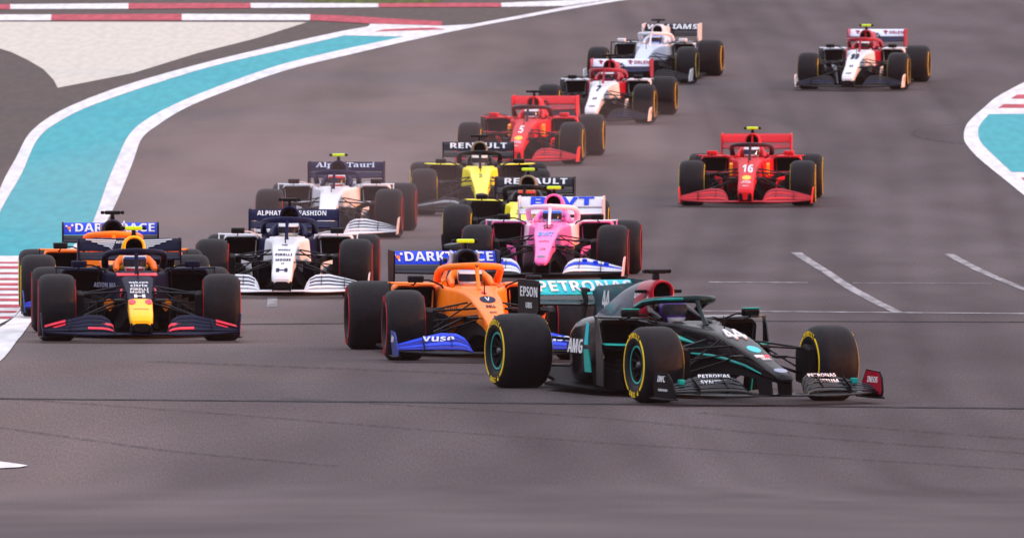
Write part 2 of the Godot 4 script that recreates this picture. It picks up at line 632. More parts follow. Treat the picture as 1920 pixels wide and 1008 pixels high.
	setting("seam", sheet(ribbon(pts([-8.0, 133.9, -4.67, 133.30, -0.28, 132.43, 4.59, 131.16, 8.0, 130.4]), 0.0, 0.13), 0.004), seam, "dark straight seam in the asphalt under the leading car", "seam")
	setting("track_marking", sheet(pts([-2.68, 166.37, -2.76, 171.90, -2.65, 171.90, -2.57, 166.37]), 0.004), worn, "small white tick painted on the asphalt below the white car", "road marking")
	setting("track_marking", sheet(pts([-4.8, 122.6, -4.24, 122.20, -4.11, 122.0, -3.99, 121.75, -3.86, 121.40, -3.92, 121.15, -4.16, 120.9, -4.8, 120.7]), 0.010), white, "white painted tip at the edge of the asphalt bank", "road marking")
	# tyre marks
	var mark = StandardMaterial3D.new()
	mark.albedo_color = Color(1, 1, 1, 1)
	var mt = noise_tex(41, 0.03, 4, 0.08, 0.08, 512)
	mt.color_ramp.set_color(0, Color(0.09, 0.08, 0.09, 0.0))
	mt.color_ramp.set_color(1, Color(0.13, 0.115, 0.13, 0.38))
	mark.albedo_texture = mt
	mark.uv1_triplanar = true
	mark.uv1_world_triplanar = true
	mark.uv1_scale = Vector3(0.8, 0.8, 0.03)
	mark.transparency = BaseMaterial3D.TRANSPARENCY_ALPHA
	mark.roughness = 0.9
	var marks = [
		[[-6.0, 136.0, -2.4, 130.0, -0.6, 127.0, 1.4, 124.2, 4.3, 120.6], 0.03, 0.10, "long faint tyre mark sweeping in front of the leading car"],
		[[-2.0, 133.4, 0.6, 129.6, 2.2, 126.4, 5.2, 121.8], 0.04, 0.12, "faint tyre mark curving away from the dark seam"],
		[[-4.6, 128.4, -3.3, 125.0, -2.6, 123.4, -1.4, 121.4], 0.03, 0.10, "short faint tyre mark near the small white tip"],
		[[-3.4, 143.0, -1.4, 140.6, 0.6, 138.2, 2.6, 135.0], 0.06, 0.22, "dark smear of rubber in front of the orange car"],
		[[1.6, 130.4, 3.0, 127.6, 5.4, 123.8], 0.05, 0.14, "faint pair of smears before the leading car's wing"],
		[[7.59, 258.25, 7.06, 257.10, 6.72, 254.82, 6.73, 253.00, 7.03, 251.18, 7.42, 249.82], 0.05, 0.25, "curved dark tyre mark beside the corner kerb"],
	]
	for q in marks:
		setting("tyre_mark", sheet(ribbon(smooth_line(pts(q[0])), q[1], q[2]), 0.003), mark, q[3], "tyre mark")


# ------------------------------------------------------------------ wheels
func tyre_side(w: float) -> Array:
	var h = w / 2.0
	return [[h - 0.040, 0.166], [h - 0.012, 0.195], [h - 0.001, 0.232], [h - 0.006, 0.272], [h - 0.026, 0.305], [h - 0.050, 0.322], [h - 0.080, 0.331], [h * 0.35, 0.335]]


func side_x(w: float, r: float) -> float:
	var s = tyre_side(w)
	for i in s.size() - 1:
		if r <= s[i + 1][1]:
			return lerpf(s[i][0], s[i + 1][0], (r - s[i][1]) / (s[i + 1][1] - s[i][1]))
	return s[0][0]


func tyre_mesh(w: float) -> ArrayMesh:
	var key = "tyre%.3f" % w
	if not cache.has(key):
		var prof = tyre_side(w)
		var mir = []
		for i in prof.size():
			var q: Array = prof[prof.size() - 1 - i]
			mir.append([-q[0], q[1]])
		prof.append_array(mir)
		var s = Shape.new()
		s.lathe_x(prof, 48, -0.329)
		cache[key] = s.mesh()
	return cache[key]


func band_mesh(w: float, side: float, a0: float) -> ArrayMesh:
	# one coloured arc on a sidewall
	var key = "band%.3f_%.0f_%.1f" % [w, side, a0]
	if not cache.has(key):
		var s = Shape.new()
		var prof = []
		for r in [0.246, 0.257, 0.268]:
			prof.append([side * (side_x(w, r) + 0.0025), r])
		for r in [0.268, 0.257, 0.246]:
			prof.append([side * (side_x(w, r) - 0.004), r])
		s.lathe_x(prof, 16, -99.0, a0, a0 + 2.0)
		cache[key] = s.mesh()
	return cache[key]


func tyre_words(w: float) -> ArrayMesh:
	var key = "tyrewords%.3f" % w
	if not cache.has(key):
		var f = SystemFont.new()
		f.font_names = PackedStringArray(["Droid Sans"])
		f.font_weight = 700
		var st = SurfaceTool.new()
		st.begin(Mesh.PRIMITIVE_TRIANGLES)
		for side in [1.0, -1.0]:
			for q in [["PIRELLI", 0.0], ["P ZERO", PI]]:
				var word: String = q[0]
				for i in word.length():
					if word[i] == " ":
						continue
					var t = TextMesh.new()
					t.text = word[i]
					t.font = f
					t.font_size = 32
					t.pixel_size = 0.044 / 23.0
					t.depth = 0.004
					t.curve_step = 4.0
					var an: float = q[1] + (i - (word.length() - 1) / 2.0) * 0.145
					# on the outer face letters run clockwise seen from outside
					var up = Vector3(0, cos(an), -sin(an) * side)
					var out = Vector3(side, 0, 0)
					var bas = Basis(up.cross(out), up, out)
					st.append_from(t, 0, Transform3D(bas, up * 0.258 + out * (side_x(w, 0.258) + 0.001)))
		cache[key] = st.commit()
	return cache[key]


func wheel(car: Node3D, at: Vector3, w: float, cfg: Dictionary, called: String) -> void:
	var o = hub(car, called, at)
	if at.x < 0.0:
		o.rotation.y = PI
	mi(o, "tyre", tyre_mesh(w), mats.rubber)
	var bm: Material = paint(srgb(232, 196, 30), 0.6, 0.0) if cfg.tyre == "yellow" else paint(srgb(176, 26, 44), 0.6, 0.0)
	for side in [1.0, -1.0]:
		for a0 in [0.57, 3.71]:
			mi(o, "sidewall_band", band_mesh(w, side, a0), bm)
	if cfg.get("near", false):
		mi(o, "sidewall_lettering", tyre_words(w), bm)
	var h = w / 2.0
	var key = "rim%.3f" % w
	if not cache.has(key):
		var s = Shape.new()
		s.lathe_x([[h - 0.030, 0.150], [h - 0.030, 0.172], [h - 0.05, 0.172], [-h + 0.05, 0.172], [-h + 0.03, 0.172], [-h + 0.03, 0.150], [-h + 0.06, 0.148], [h - 0.06, 0.146]], 36)
		for k in 10:
			var an = TAU * k / 10.0
			var dirn = Vector3(0, cos(an), sin(an))
			s.tube([Vector3(h - 0.075, 0, 0) + dirn * 0.035, Vector3(h - 0.065, 0, 0) + dirn * 0.1, Vector3(h - 0.045, 0, 0) + dirn * 0.15], [0.012, 0.010, 0.012], 6)
		s.lathe_x([[h - 0.13, 0.001], [h - 0.13, 0.149], [h - 0.15, 0.149], [h - 0.15, 0.001]], 24)
		cache[key] = s.mesh()
		s = Shape.new()
		s.lathe_x([[h - 0.027, 0.152], [h - 0.027, 0.170], [h - 0.032, 0.170], [h - 0.032, 0.152]], 36)
		cache[key + "ring"] = s.mesh()
		s = Shape.new()
		s.lathe_x([[h - 0.03, 0.001], [h - 0.03, 0.022], [h - 0.05, 0.034], [h - 0.10, 0.038], [h - 0.10, 0.001]], 12)
		cache[key + "nut"] = s.mesh()
		s = Shape.new()
		s.lathe_x([[-h - 0.01, 0.001], [-h - 0.01, 0.10], [-h + 0.02, 0.155], [h - 0.16, 0.147], [h - 0.16, 0.001]], 24)
		cache[key + "drum"] = s.mesh()
	mi(o, "rim", cache[key], mats.carbon)
	mi(o, "rim_ring", cache[key + "ring"], cfg.get("ring", mats.carbon))
	mi(o, "wheel_nut", cache[key + "nut"], mats.metal)
	mi(o, "brake_drum", cache[key + "drum"], mats.dark)


# ------------------------------------------------------------------ driver
func nets(bones: Array, lo: Vector3, hi: Vector3, cell: float, st: SurfaceTool, k: float, move := Transform3D.IDENTITY, flip := false) -> void:
	# bones: [a, ra, b, rb]; a smooth union meshed as surface nets
	var n = Vector3i(((hi - lo) / cell).ceil()) + Vector3i.ONE
	var f = PackedFloat32Array()
	f.resize(n.x * n.y * n.z)
	f.fill(1.0)
	for z in n.z:
		for y in n.y:
			for x in n.x:
				var p = lo + Vector3(x, y, z) * cell
				var best = 1.0
				for b in bones:
					var ab: Vector3 = b[2] - b[0]
					var t = clampf((p - b[0]).dot(ab) / maxf(ab.length_squared(), 1e-8), 0.0, 1.0)
					var dd: float = p.distance_to(b[0] + ab * t) - lerpf(b[1], b[3], t)
					var h = maxf(k - absf(best - dd), 0.0) / k
					best = minf(best, dd) - h * h * k * 0.25
				f[x + n.x * (y + n.y * z)] = best
	var at = {}
	var vs = PackedVector3Array()
	for z in n.z - 1:
		for y in n.y - 1:
			for x in n.x - 1:
				var sum = Vector3.ZERO
				var cnt = 0
				var inside = 0
				for c in 8:
					if f[x + (c & 1) + n.x * (y + ((c >> 1) & 1) + n.y * (z + (c >> 2)))] < 0.0:
						inside += 1
				if inside == 0 or inside == 8:
					continue
				for e in [[0, 1], [2, 3], [4, 5], [6, 7], [0, 2], [1, 3], [4, 6], [5, 7], [0, 4], [1, 5], [2, 6], [3, 7]]:
					var a: int = e[0]
					var b: int = e[1]
					var pa = Vector3(a & 1, (a >> 1) & 1, a >> 2)
					var pb = Vector3(b & 1, (b >> 1) & 1, b >> 2)
					var fa = f[x + int(pa.x) + n.x * (y + int(pa.y) + n.y * (z + int(pa.z)))]
					var fb = f[x + int(pb.x) + n.x * (y + int(pb.y) + n.y * (z + int(pb.z)))]
					if (fa < 0.0) != (fb < 0.0):
						sum += pa.lerp(pb, fa / (fa - fb))
						cnt += 1
				at[x + n.x * (y + n.y * z)] = vs.size()
				vs.append(move * (lo + (Vector3(x, y, z) + sum / cnt) * cell))
	for z in range(1, n.z - 1):
		for y in range(1, n.y - 1):
			for x in range(1, n.x - 1):
				var i = x + n.x * (y + n.y * z)
				for ax in 3:
					var step: int = [1, n.x, n.x * n.y][ax]
					var fa = f[i]
					var fb = f[i + step]
					if (fa < 0.0) == (fb < 0.0):
						continue
					var u: int = [n.x, n.x * n.y, 1][ax]
					var w: int = [n.x * n.y, 1, n.x][ax]
					var q = [i - u - w, i - w, i, i - u]
					if not (at.has(q[0]) and at.has(q[1]) and at.has(q[2]) and at.has(q[3])):
						continue
					var order = [0, 1, 2, 0, 2, 3] if (fa < 0.0) == flip else [0, 2, 1, 0, 3, 2]
					for o in order:
						st.add_vertex(vs[at[q[o]]])


func driver_body() -> ArrayMesh:
	# seated: hips low, back against the seat, arms out to the wheel; origin under the hips on the seat
	if cache.has("driver"):
		return cache.driver
	var st = SurfaceTool.new()
	st.begin(Mesh.PRIMITIVE_TRIANGLES)
	st.set_smooth_group(1)
	var bones = [
		[Vector3(0, 0.13, 0.02), 0.13, Vector3(0, 0.32, -0.16), 0.14],
		[Vector3(-0.09, 0.42, -0.20), 0.11, Vector3(0.09, 0.42, -0.20), 0.11],
		[Vector3(0, 0.46, -0.20), 0.075, Vector3(0, 0.56, -0.19), 0.06],
	]
	for s in [-1.0, 1.0]:
		bones.append([Vector3(0.16 * s, 0.43, -0.19), 0.07, Vector3(0.215 * s, 0.25, -0.02), 0.05])
		bones.append([Vector3(0.215 * s, 0.25, -0.02), 0.048, Vector3(0.135 * s, 0.335, 0.215), 0.033])
		bones.append([Vector3(0.08 * s, 0.11, 0.05), 0.10, Vector3(0.10 * s, 0.22, 0.40), 0.075])
	nets(bones, Vector3(-0.30, -0.02, -0.36), Vector3(0.30, 0.64, 0.50), 0.018, st, 0.05)
	# gloved hands closed on the steering wheel rim
	for s in [-1.0, 1.0]:
		var hb = [[Vector3(0.135 * s, 0.335, 0.20), 0.032, Vector3(0.133 * s, 0.345, 0.26), 0.030], [Vector3(0.118 * s, 0.352, 0.275), 0.018, Vector3(0.150 * s, 0.335, 0.275), 0.018]]
		for i in 4:
			var y = 0.372 - 0.019 * i
			var far: float = [0.0, 0.006, 0.003, -0.006][i]
			hb.append([Vector3(0.150 * s, y - 0.004, 0.272), 0.0095, Vector3(0.150 * s, y, 0.308 + far), 0.009])
			hb.append([Vector3(0.150 * s, y, 0.308 + far), 0.009, Vector3(0.126 * s, y, 0.318 + far), 0.0085])
			hb.append([Vector3(0.126 * s, y, 0.318 + far), 0.0085, Vector3(0.112 * s, y, 0.300 + far), 0.008])
		hb.append([Vector3(0.118 * s, 0.360, 0.262), 0.011, Vector3(0.104 * s, 0.385, 0.285), 0.0095])
		hb.append([Vector3(0.104 * s, 0.385, 0.285), 0.0095, Vector3(0.110 * s, 0.392, 0.305), 0.0085])
		nets(hb, Vector3(0.135 * s - 0.06, 0.28, 0.15), Vector3(0.135 * s + 0.06, 0.41, 0.345), 0.006, st, 0.008)
	st.generate_normals()
	st.index()
	cache.driver = st.commit()
	return cache.driver


func helmet_ring(y: float, w: float, front: float, rear: float, n := 24) -> PackedVector3Array:
	var o = PackedVector3Array()
	for i in n:
		var an = TAU * i / n
		var zz = cos(an)
		o.append(Vector3(sin(an) * w, y, zz * (front if zz > 0.0 else rear)))
	return o


func helmet_meshes() -> void:
	if cache.has("helmet"):
		return
	var rows = [[-0.125, 0.075, 0.095, 0.06], [-0.118, 0.088, 0.125, 0.085], [-0.09, 0.100, 0.142, 0.105], [-0.055, 0.112, 0.146, 0.122], [-0.015, 0.120, 0.137, 0.132], [0.03, 0.122, 0.130, 0.136], [0.065, 0.114, 0.116, 0.130], [0.095, 0.095, 0.092, 0.108], [0.115, 0.065, 0.060, 0.075], [0.126, 0.025, 0.024, 0.03]]
	var rings = []
	for r in rows:
		rings.append(helmet_ring(r[0], r[1], r[2], r[3]))
	var s = Shape.new()
	s.loft(rings)
	cache.helmet = s.mesh()
	# visor: the front arc between two heights, a little proud
	for part in [["visor", -0.042, 0.040, 1.25, 0.0035], ["strip", 0.030, 0.055, 1.05, 0.0055], ["crest", 0.068, 0.12, 3.2, 0.002], ["chin", -0.115, -0.06, 0.9, 0.0025]]:
		s = Shape.new()
		var outer = []
		for i in 5:
			var y = lerpf(part[1], part[2], i / 4.0)
			var k = 0
			while k < rows.size() - 2 and y > rows[k + 1][0]:
				k += 1
			var t: float = clampf((y - rows[k][0]) / (rows[k + 1][0] - rows[k][0]), 0.0, 1.0)
			var ring = PackedVector3Array()
			var n = 19
			for pass_ in 2:
				for j in n:
					var an: float = lerpf(-part[3], part[3], (j if pass_ == 0 else n - 1 - j) / float(n - 1))
					var off: float = part[4] if pass_ == 0 else -0.006
					var zz = cos(an)
					ring.append(Vector3(sin(an) * (lerpf(rows[k][1], rows[k + 1][1], t) + off), y, zz * (lerpf(rows[k][2], rows[k + 1][2], t) + off if zz > 0.0 else lerpf(rows[k][3], rows[k + 1][3], t) + off)))
			outer.append(ring)
		s.loft(outer)
		cache["helmet_" + part[0]] = s.mesh()


func driver(car: Node3D, cfg: Dictionary) -> void:
	helmet_meshes()
	var o = thing("person", "driver in %s in the %s" % [cfg.helmet_says, cfg.short], "person", "drivers seated in the racing cars")
	o.transform = car.transform * Transform3D(Basis.IDENTITY, Vector3(0, 0.145, -1.585))
	mi(o, "race_suit", driver_body(), paint(cfg.suit, 0.8, 0.0))
	var h = mi(o, "helmet", cache.helmet, paint(cfg.helm[0], 0.25, 0.6))
	h.position = Vector3(0, 0.60, -0.155)
	mi(h, "crown_panel", cache.helmet_crest, paint(cfg.helm[1], 0.25, 0.6))
	mi(h, "visor", cache.helmet_visor, paint(cfg.helm[2], 0.08, 0.5))
	mi(h, "visor_strip", cache.helmet_strip, paint(cfg.helm[3], 0.3, 0.4))
	mi(h, "chin_panel", cache.helmet_chin, paint(cfg.helm[4], 0.25, 0.5))


# ------------------------------------------------------------------ cars
const WB := 3.65

func nose_table(cfg: Dictionary) -> Array:
	# z, half width top, half width bottom, bottom, top, corner, cavity half width, cavity depth, crown
	var tail = [
		[-0.3, 0.150, 0.165, 0.375, 0.588, 0.035, 0.10, 0.0, 0.006], [-0.7, 0.165, 0.185, 0.375, 0.625, 0.04, 0.11, 0.0, 0.006],
		[-1.02, 0.195, 0.215, 0.365, 0.643, 0.04, 0.13, 0.0, 0.004], [-1.2, 0.268, 0.29, 0.355, 0.652, 0.035, 0.22, 0.0, 0.0],
		[-1.30, 0.30, 0.325, 0.34, 0.656, 0.03, 0.235, 0.22, 0.0], [-1.5, 0.325, 0.345, 0.15, 0.664, 0.03, 0.265, 0.50, 0.0],
		[-1.9, 0.33, 0.345, 0.11, 0.68, 0.03, 0.255, 0.45, 0.0], [-2.05, 0.325, 0.34, 0.11, 0.70, 0.03, 0.2, 0.2, 0.0], [-2.25, 0.29, 0.33, 0.11, 0.71, 0.05, 0.15, 0.0, 0.0]]
	var tip: Array
	if cfg.nose_kind == "wide":
		tip = [[1.09, 0.085, 0.085, 0.185, 0.225, 0.018, 0.05, 0.0, 0.002], [1.06, 0.104, 0.104, 0.172, 0.258, 0.03, 0.06, 0.0, 0.004], [0.95, 0.116, 0.114, 0.178, 0.302, 0.03, 0.07, 0.0, 0.005],
			[0.7, 0.118, 0.118, 0.235, 0.368, 0.028, 0.07, 0.0, 0.005], [0.4, 0.121, 0.125, 0.295, 0.438, 0.026, 0.075, 0.0, 0.005], [0.0, 0.138, 0.148, 0.345, 0.528, 0.028, 0.085, 0.0, 0.006]]
	else:
		tip = [[1.13, 0.04, 0.04, 0.215, 0.235, 0.009, 0.02, 0.0, 0.002], [1.10, 0.070, 0.065, 0.195, 0.262, 0.03, 0.04, 0.0, 0.004], [1.0, 0.084, 0.078, 0.20, 0.295, 0.035, 0.05, 0.0, 0.006],
			[0.7, 0.092, 0.095, 0.245, 0.366, 0.032, 0.055, 0.0, 0.006], [0.4, 0.106, 0.110, 0.305, 0.442, 0.028, 0.065, 0.0, 0.006], [0.0, 0.136, 0.145, 0.355, 0.530, 0.03, 0.085, 0.0, 0.006]]
	tip.append_array(tail)
	return tip


func tub_ring(q: Array) -> PackedVector3Array:
	var z: float = q[0]
	var half = []
	var r: float = q[5]
	half.append(Vector2(0.0, q[3]))
	half.append(Vector2(q[2] * 0.6, q[3]))
	for i in 4:
		var an = -PI / 2 + PI / 2 * i / 3.0
		half.append(Vector2(q[2] - r + cos(an) * r, q[3] + r + sin(an) * r))
	for i in 5:
		var an = PI / 2 * i / 4.0
		half.append(Vector2(q[1] - r + cos(an) * r, q[4] - r + sin(an) * r))
	var cw: float = minf(q[6], q[1] - r)
	half.append(Vector2(cw, q[4] + q[8] * 0.7))
	half.append(Vector2(cw - 0.004, q[4] + q[8] * 0.75 - minf(q[7], 0.03)))
	half.append(Vector2(cw * 0.9, q[4] + q[8] * 0.8 - q[7]))
	half.append(Vector2(0.0, q[4] + q[8] - q[7]))
	var out = PackedVector3Array()
	for p in half:
		out.append(Vector3(p.x, p.y, z))
	for i in range(half.size() - 2, 0, -1):
		out.append(Vector3(-half[i].x, half[i].y, z))
	return out


func cached(key: String, make: Callable) -> ArrayMesh:
	if not cache.has(key):
		var s = Shape.new()
		make.call(s)
		cache[key] = s.mesh()
	return cache[key]


func nose_words(car: Node3D, cfg: Dictionary, text: String, z: float, proj_h: float, m: Material, wide := 1.0, face := "Droid Sans", x := 0.0, across := 0.0) -> void:
	# lettering laid on the nose; proj_h is its height as seen from straight ahead
	var tb = nose_table(cfg)
	var a = hermite(tb, z + 0.08)
	var b = hermite(tb, z - 0.08)
	var c = hermite(tb, z)
	var u = Vector3(0, b[4] - a[4], -0.16).normalized()
	var n = Vector3(0, 0.16, b[4] - a[4]).normalized()
	var h = proj_h / maxf(0.12, u.y + 0.02)
	words(car, text, Vector3(x, c[4] + c[8], z) + n * 0.004, Basis(Vector3.RIGHT, u, n), h, m, wide * proj_h / h, face, "nose_lettering", across)


func nose_patch(car: Node3D, cfg: Dictionary, x0: float, x1: float, z0: float, z1: float, m: Material, called := "nose_panel", round_ := false) -> void:
	# a thin panel that follows the top of the nose
	var tb = nose_table(cfg)
	var s = Shape.new()
	var rings = []
	var k = 9
	for i in k:
		var t = i / float(k - 1)
		var z = lerpf(z0, z1, t)
		var c = hermite(tb, z)
		var f = sqrt(maxf(0.02, 1.0 - pow(2.0 * t - 1.0, 2.0))) if round_ else 1.0
		var xm = (x0 + x1) / 2.0
		var hw = (x1 - x0) / 2.0 * f
		var y: float = c[4] + c[8]
		rings.append(PackedVector3Array([Vector3(xm - hw, y - 0.004, z), Vector3(xm + hw, y - 0.004, z), Vector3(xm + hw, y + 0.003, z), Vector3(xm - hw, y + 0.003, z)]))
	s.flat_loft(rings)
	mi(car, called, s.mesh(), m)


func build_body(car: Node3D, cfg: Dictionary) -> void:
	var tb = nose_table(cfg)
	var segs = [["nose_cone", tb[0][0], cfg.get("cone_end", 0.42), cfg.cone], ["nose", cfg.get("cone_end", 0.42), -0.35, cfg.nose], ["chassis", -0.35, -1.16, cfg.chassis], ["cockpit_tub", -1.16, -2.25, cfg.tub]]
	for q in segs:
		var key: String = "%s_%s_%.2f" % [q[0], cfg.nose_kind, q[2] + q[1]]
		var m = cached(key, func(s: Shape):
			var rings = []
			var zs = []
			for z in span(q[1], q[2], 0.06):
				zs.append(z)
			for row in tb:
				if row[0] < q[1] - 0.01 and row[0] > q[2] + 0.01:
					zs.append(row[0])
			zs.sort()
			for z in zs:
				rings.append(tub_ring(hermite(tb, z)))
			s.loft(rings, q[0] == "cockpit_tub", q[0] == "nose_cone"))
		mi(car, q[0], m, q[3])
	if cfg.nose_kind == "wide":
		mi(car, "nose_intake", cached("intake_wide", func(s: Shape):
			s.loft([rounded(0.80, 0, 0.08, 0.085, 0.13, 0.20, 0.02), rounded(1.065, 0, 0.086, 0.092, 0.118, 0.205, 0.035), rounded(1.092, 0, 0.078, 0.084, 0.124, 0.198, 0.03)])), mats.dark)
		for s_ in [-1.0, 1.0]:
			mi(car, "wing_pylon", cached("pylon_w%.0f" % s_, func(s: Shape): s.plate(pts([1.07, 0.09, 1.075, 0.20, 0.70, 0.24, 0.72, 0.10]), 0.098 * s_ - 0.007, 0.098 * s_ + 0.007)), cfg.get("pylon", cfg.cone))
	else:
		for s_ in [-1.0, 1.0]:
			mi(car, "wing_pylon", cached("pylon_n%.0f" % s_, func(s: Shape): s.plate(pts([1.02, 0.09, 1.0, 0.22, 0.62, 0.26, 0.70, 0.10]), 0.085 * s_ - 0.006, 0.085 * s_ + 0.006, 0.04 * s_)), cfg.get("pylon", mats.carbon))
	mi(car, "nose_cape", cached("cape", func(s: Shape): s.loft([rounded(0.80, 0, 0.06, 0.07, 0.20, 0.225, 0.008), rounded(0.3, 0, 0.09, 0.12, 0.24, 0.30, 0.01), rounded(-0.3, 0, 0.07, 0.12, 0.22, 0.385, 0.02), rounded(-0.8, 0, 0.09, 0.16, 0.10, 0.39, 0.03), rounded(-1.4, 0, 0.14, 0.24, 0.06, 0.36, 0.03)])), mats.carbon_matt)

	# airbox and engine cover
	var ct = [[-2.0, 0.108, 0.102, 0.735, 1.0, 0.10], [-2.12, 0.118, 0.125, 0.66, 1.005, 0.11], [-2.4, 0.12, 0.2, 0.5, 0.985, 0.11], [-2.8, 0.115, 0.27, 0.4, 0.91, 0.1], [-3.2, 0.10, 0.26, 0.3, 0.79, 0.09], [-3.6, 0.085, 0.18, 0.25, 0.65, 0.07], [-4.0, 0.05, 0.09, 0.26, 0.50, 0.04]]
	var rnd = func(z: float, inset: float) -> PackedVector3Array:
		var q = hermite(ct, z)
		return rounded(z, 0, q[1] - inset, q[2] - inset, q[3] + inset, q[4] - inset, q[5])
	mi(car, "airbox", cached("airbox", func(s: Shape):
		var rings = []
		rings.append(rnd.call(-2.05, 0.028))
		rings.append(rnd.call(-2.0, 0.020))
		for z in span(-1.995, -2.36, 0.06):
			rings.append(rnd.call(z, 0.004 if z > -1.999 else 0.0))
		s.loft(rings, false, false)), cfg.hoop)
	mi(car, "air_intake", cached("air_intake", func(s: Shape): s.loft([rnd.call(-2.02, 0.0225), rnd.call(-2.2, 0.03), rnd.call(-2.5, 0.05)], false, true)), mats.dark)
	mi(car, "engine_cover", cached("cover", func(s: Shape):
		var rings = []
		for z in span(-2.36, -4.0, 0.08):
			rings.append(rnd.call(z, 0.0))
		s.loft(rings, false, true)), cfg.cover)
	mi(car, "engine_fin", cached("fin", func(s: Shape): s.plate(pts([-2.45, 0.96, -2.6, 0.965, -3.72, 0.90, -3.80, 0.84, -3.66, 0.58, -3.3, 0.70, -2.8, 0.88]), -0.006, 0.006)), cfg.get("fin", cfg.cover))
	if cfg.get("spine", false):
		mi(car, "intake_divider", cached("spine", func(s: Shape): s.loft([rounded(-1.985, 0, 0.010, 0.016, 0.74, 0.99, 0.008), rounded(-2.1, 0, 0.014, 0.02, 0.72, 1.0, 0.008)])), cfg.hoop)

	# sidepods
	for s_ in [-1.0, 1.0]:
		var pt = [[-1.60, 0.535, 0.185, 0.175, 0.44, 0.668, 0.035], [-1.72, 0.54, 0.20, 0.19, 0.36, 0.69, 0.05], [-2.0, 0.52, 0.215, 0.20, 0.18, 0.69, 0.08], [-2.4, 0.46, 0.23, 0.22, 0.10, 0.65, 0.1], [-2.8, 0.36, 0.23, 0.22, 0.08, 0.58, 0.12], [-3.2, 0.24, 0.18, 0.17, 0.08, 0.48, 0.12], [-3.6, 0.15, 0.12, 0.12, 0.09, 0.40, 0.1]]
		var pr = func(z: float, inset: float) -> PackedVector3Array:
			var q = hermite(pt, z)
			return rounded(z, q[1] * s_, q[2] - inset, q[3] - inset, q[4] + inset, q[5] - inset, maxf(0.015, q[6] - inset))
		var pod = hub(car, "sidepod")
		mi(pod, "bodywork", cached("pod%.0f" % s_, func(s: Shape):
			var rings = [pr.call(-1.64, 0.025), pr.call(-1.60, 0.018)]
			for z in span(-1.596, -3.6, 0.08):
				rings.append(pr.call(z, 0.004 if z > -1.599 else 0.0))
			s.loft(rings, false, true)), cfg.pod)
		mi(pod, "inlet", cached("inlet%.0f" % s_, func(s: Shape): 
			var dn = func(z: float, inset: float) -> PackedVector3Array:
				var o = pr.call(z, inset)
				for i in o.size():
					o[i].y -= 0.022
				return o
			s.loft([dn.call(-1.66, -0.004), dn.call(-1.57, -0.004), dn.call(-1.57, 0.010), dn.call(-1.9, 0.05)], false, true)), mats.dark)
		mi(pod, "upper_blade", cached("podblade%.0f" % s_, func(s: Shape):
			var rings = []
			for x in [0.30, 0.45, 0.60, 0.72, 0.80]:
				rings.append(foil(x * s_, Vector2(-1.38 - 0.15 * pow(x / 0.8, 2.0), 0.672 + 0.02 * x), Vector2(-1.60, 0.685 + 0.02 * x), 0.018, 0.0))
			s.loft(rings)), cfg.blade)
		mi(pod, "side_vane", cached("podvane%.0f" % s_, func(s: Shape): s.plate(pts([-1.38, 0.09, -1.36, 0.34, -1.48, 0.62, -1.53, 0.70, -1.58, 0.70, -1.56, 0.55, -1.55, 0.10]), 0.775 * s_ - 0.006, 0.775 * s_ + 0.006, 0.02 * s_)), cfg.get("vane", mats.carbon))
		# vanes between wheel and sidepod
		for i in 6:
			mi(car, "turning_vane", cached("vane%d_%.0f" % [i, s_], func(s: Shape):
				var rings = []
				for t in [0.0, 0.3, 0.65, 1.0]:
					var x: float = (0.30 + 0.07 * i + 0.12 * t * t) * s_
					var z: float = -0.62 - 0.12 * i - 0.42 * t
					var top: float = 0.40 - 0.035 * i + 0.04 * t
					rings.append(PackedVector3Array([Vector3(x - 0.005, 0.07, z), Vector3(x + 0.005, 0.07, z), Vector3(x + 0.005 + 0.03 * s_, top, z), Vector3(x - 0.005 + 0.03 * s_, top, z)]))
				s.flat_loft(rings)), cfg.get("barge", mats.carbon) if i == 1 else mats.carbon_matt)
		mi(car, "deflector_blade", cached("boomerang%.0f" % s_, func(s: Shape):
			var rings = []
			for x in [0.30, 0.5, 0.66, 0.78]:
				rings.append(foil(x * s_, Vector2(-1.12 - 0.3 * x * x, 0.44 + 0.02 * x), Vector2(-1.26 - 0.3 * x * x, 0.455 + 0.02 * x), 0.014, 0.0))
			s.loft(rings)), cfg.get("boom", mats.carbon))
	# floor, gearbox
	mi(car, "floor", cached("floor", func(s: Shape):
		s.loft([rounded(-0.75, 0, 0.2, 0.2, 0.04, 0.075, 0.01), rounded(-1.25, 0, 0.5, 0.5, 0.042, 0.075, 0.01), rounded(-1.6, 0, 0.79, 0.79, 0.045, 0.075, 0.01), rounded(-2.9, 0, 0.79, 0.79, 0.05, 0.08, 0.01), rounded(-3.2, 0, 0.58, 0.58, 0.055, 0.085, 0.01), rounded(-3.5, 0, 0.5, 0.5, 0.06, 0.1, 0.01), rounded(-4.1, 0, 0.5, 0.5, 0.16, 0.19, 0.01)])), mats.carbon_matt)
	mi(car, "gearbox", cached("gearbox", func(s: Shape): s.loft([rounded(-3.3, 0, 0.12, 0.16, 0.14, 0.42, 0.04), rounded(-3.9, 0, 0.09, 0.11, 0.2, 0.40, 0.04), rounded(-4.35, 0, 0.06, 0.06, 0.27, 0.36, 0.03)])), mats.carbon_matt)

	# headrest, steering wheel
	mi(car, "headrest", cached("headrest", func(s: Shape):
		s.tube([Vector3(-0.195, 0.67, -1.50), Vector3(-0.19, 0.69, -1.62), Vector3(-0.18, 0.725, -1.78), Vector3(-0.14, 0.76, -1.93), Vector3(0, 0.78, -1.985), Vector3(0.14, 0.76, -1.93), Vector3(0.18, 0.725, -1.78), Vector3(0.19, 0.69, -1.62), Vector3(0.195, 0.67, -1.50)], [0.02, 0.032, 0.038, 0.045, 0.05, 0.045, 0.038, 0.032, 0.02], 10)), cfg.get("headrest", cfg.tub))
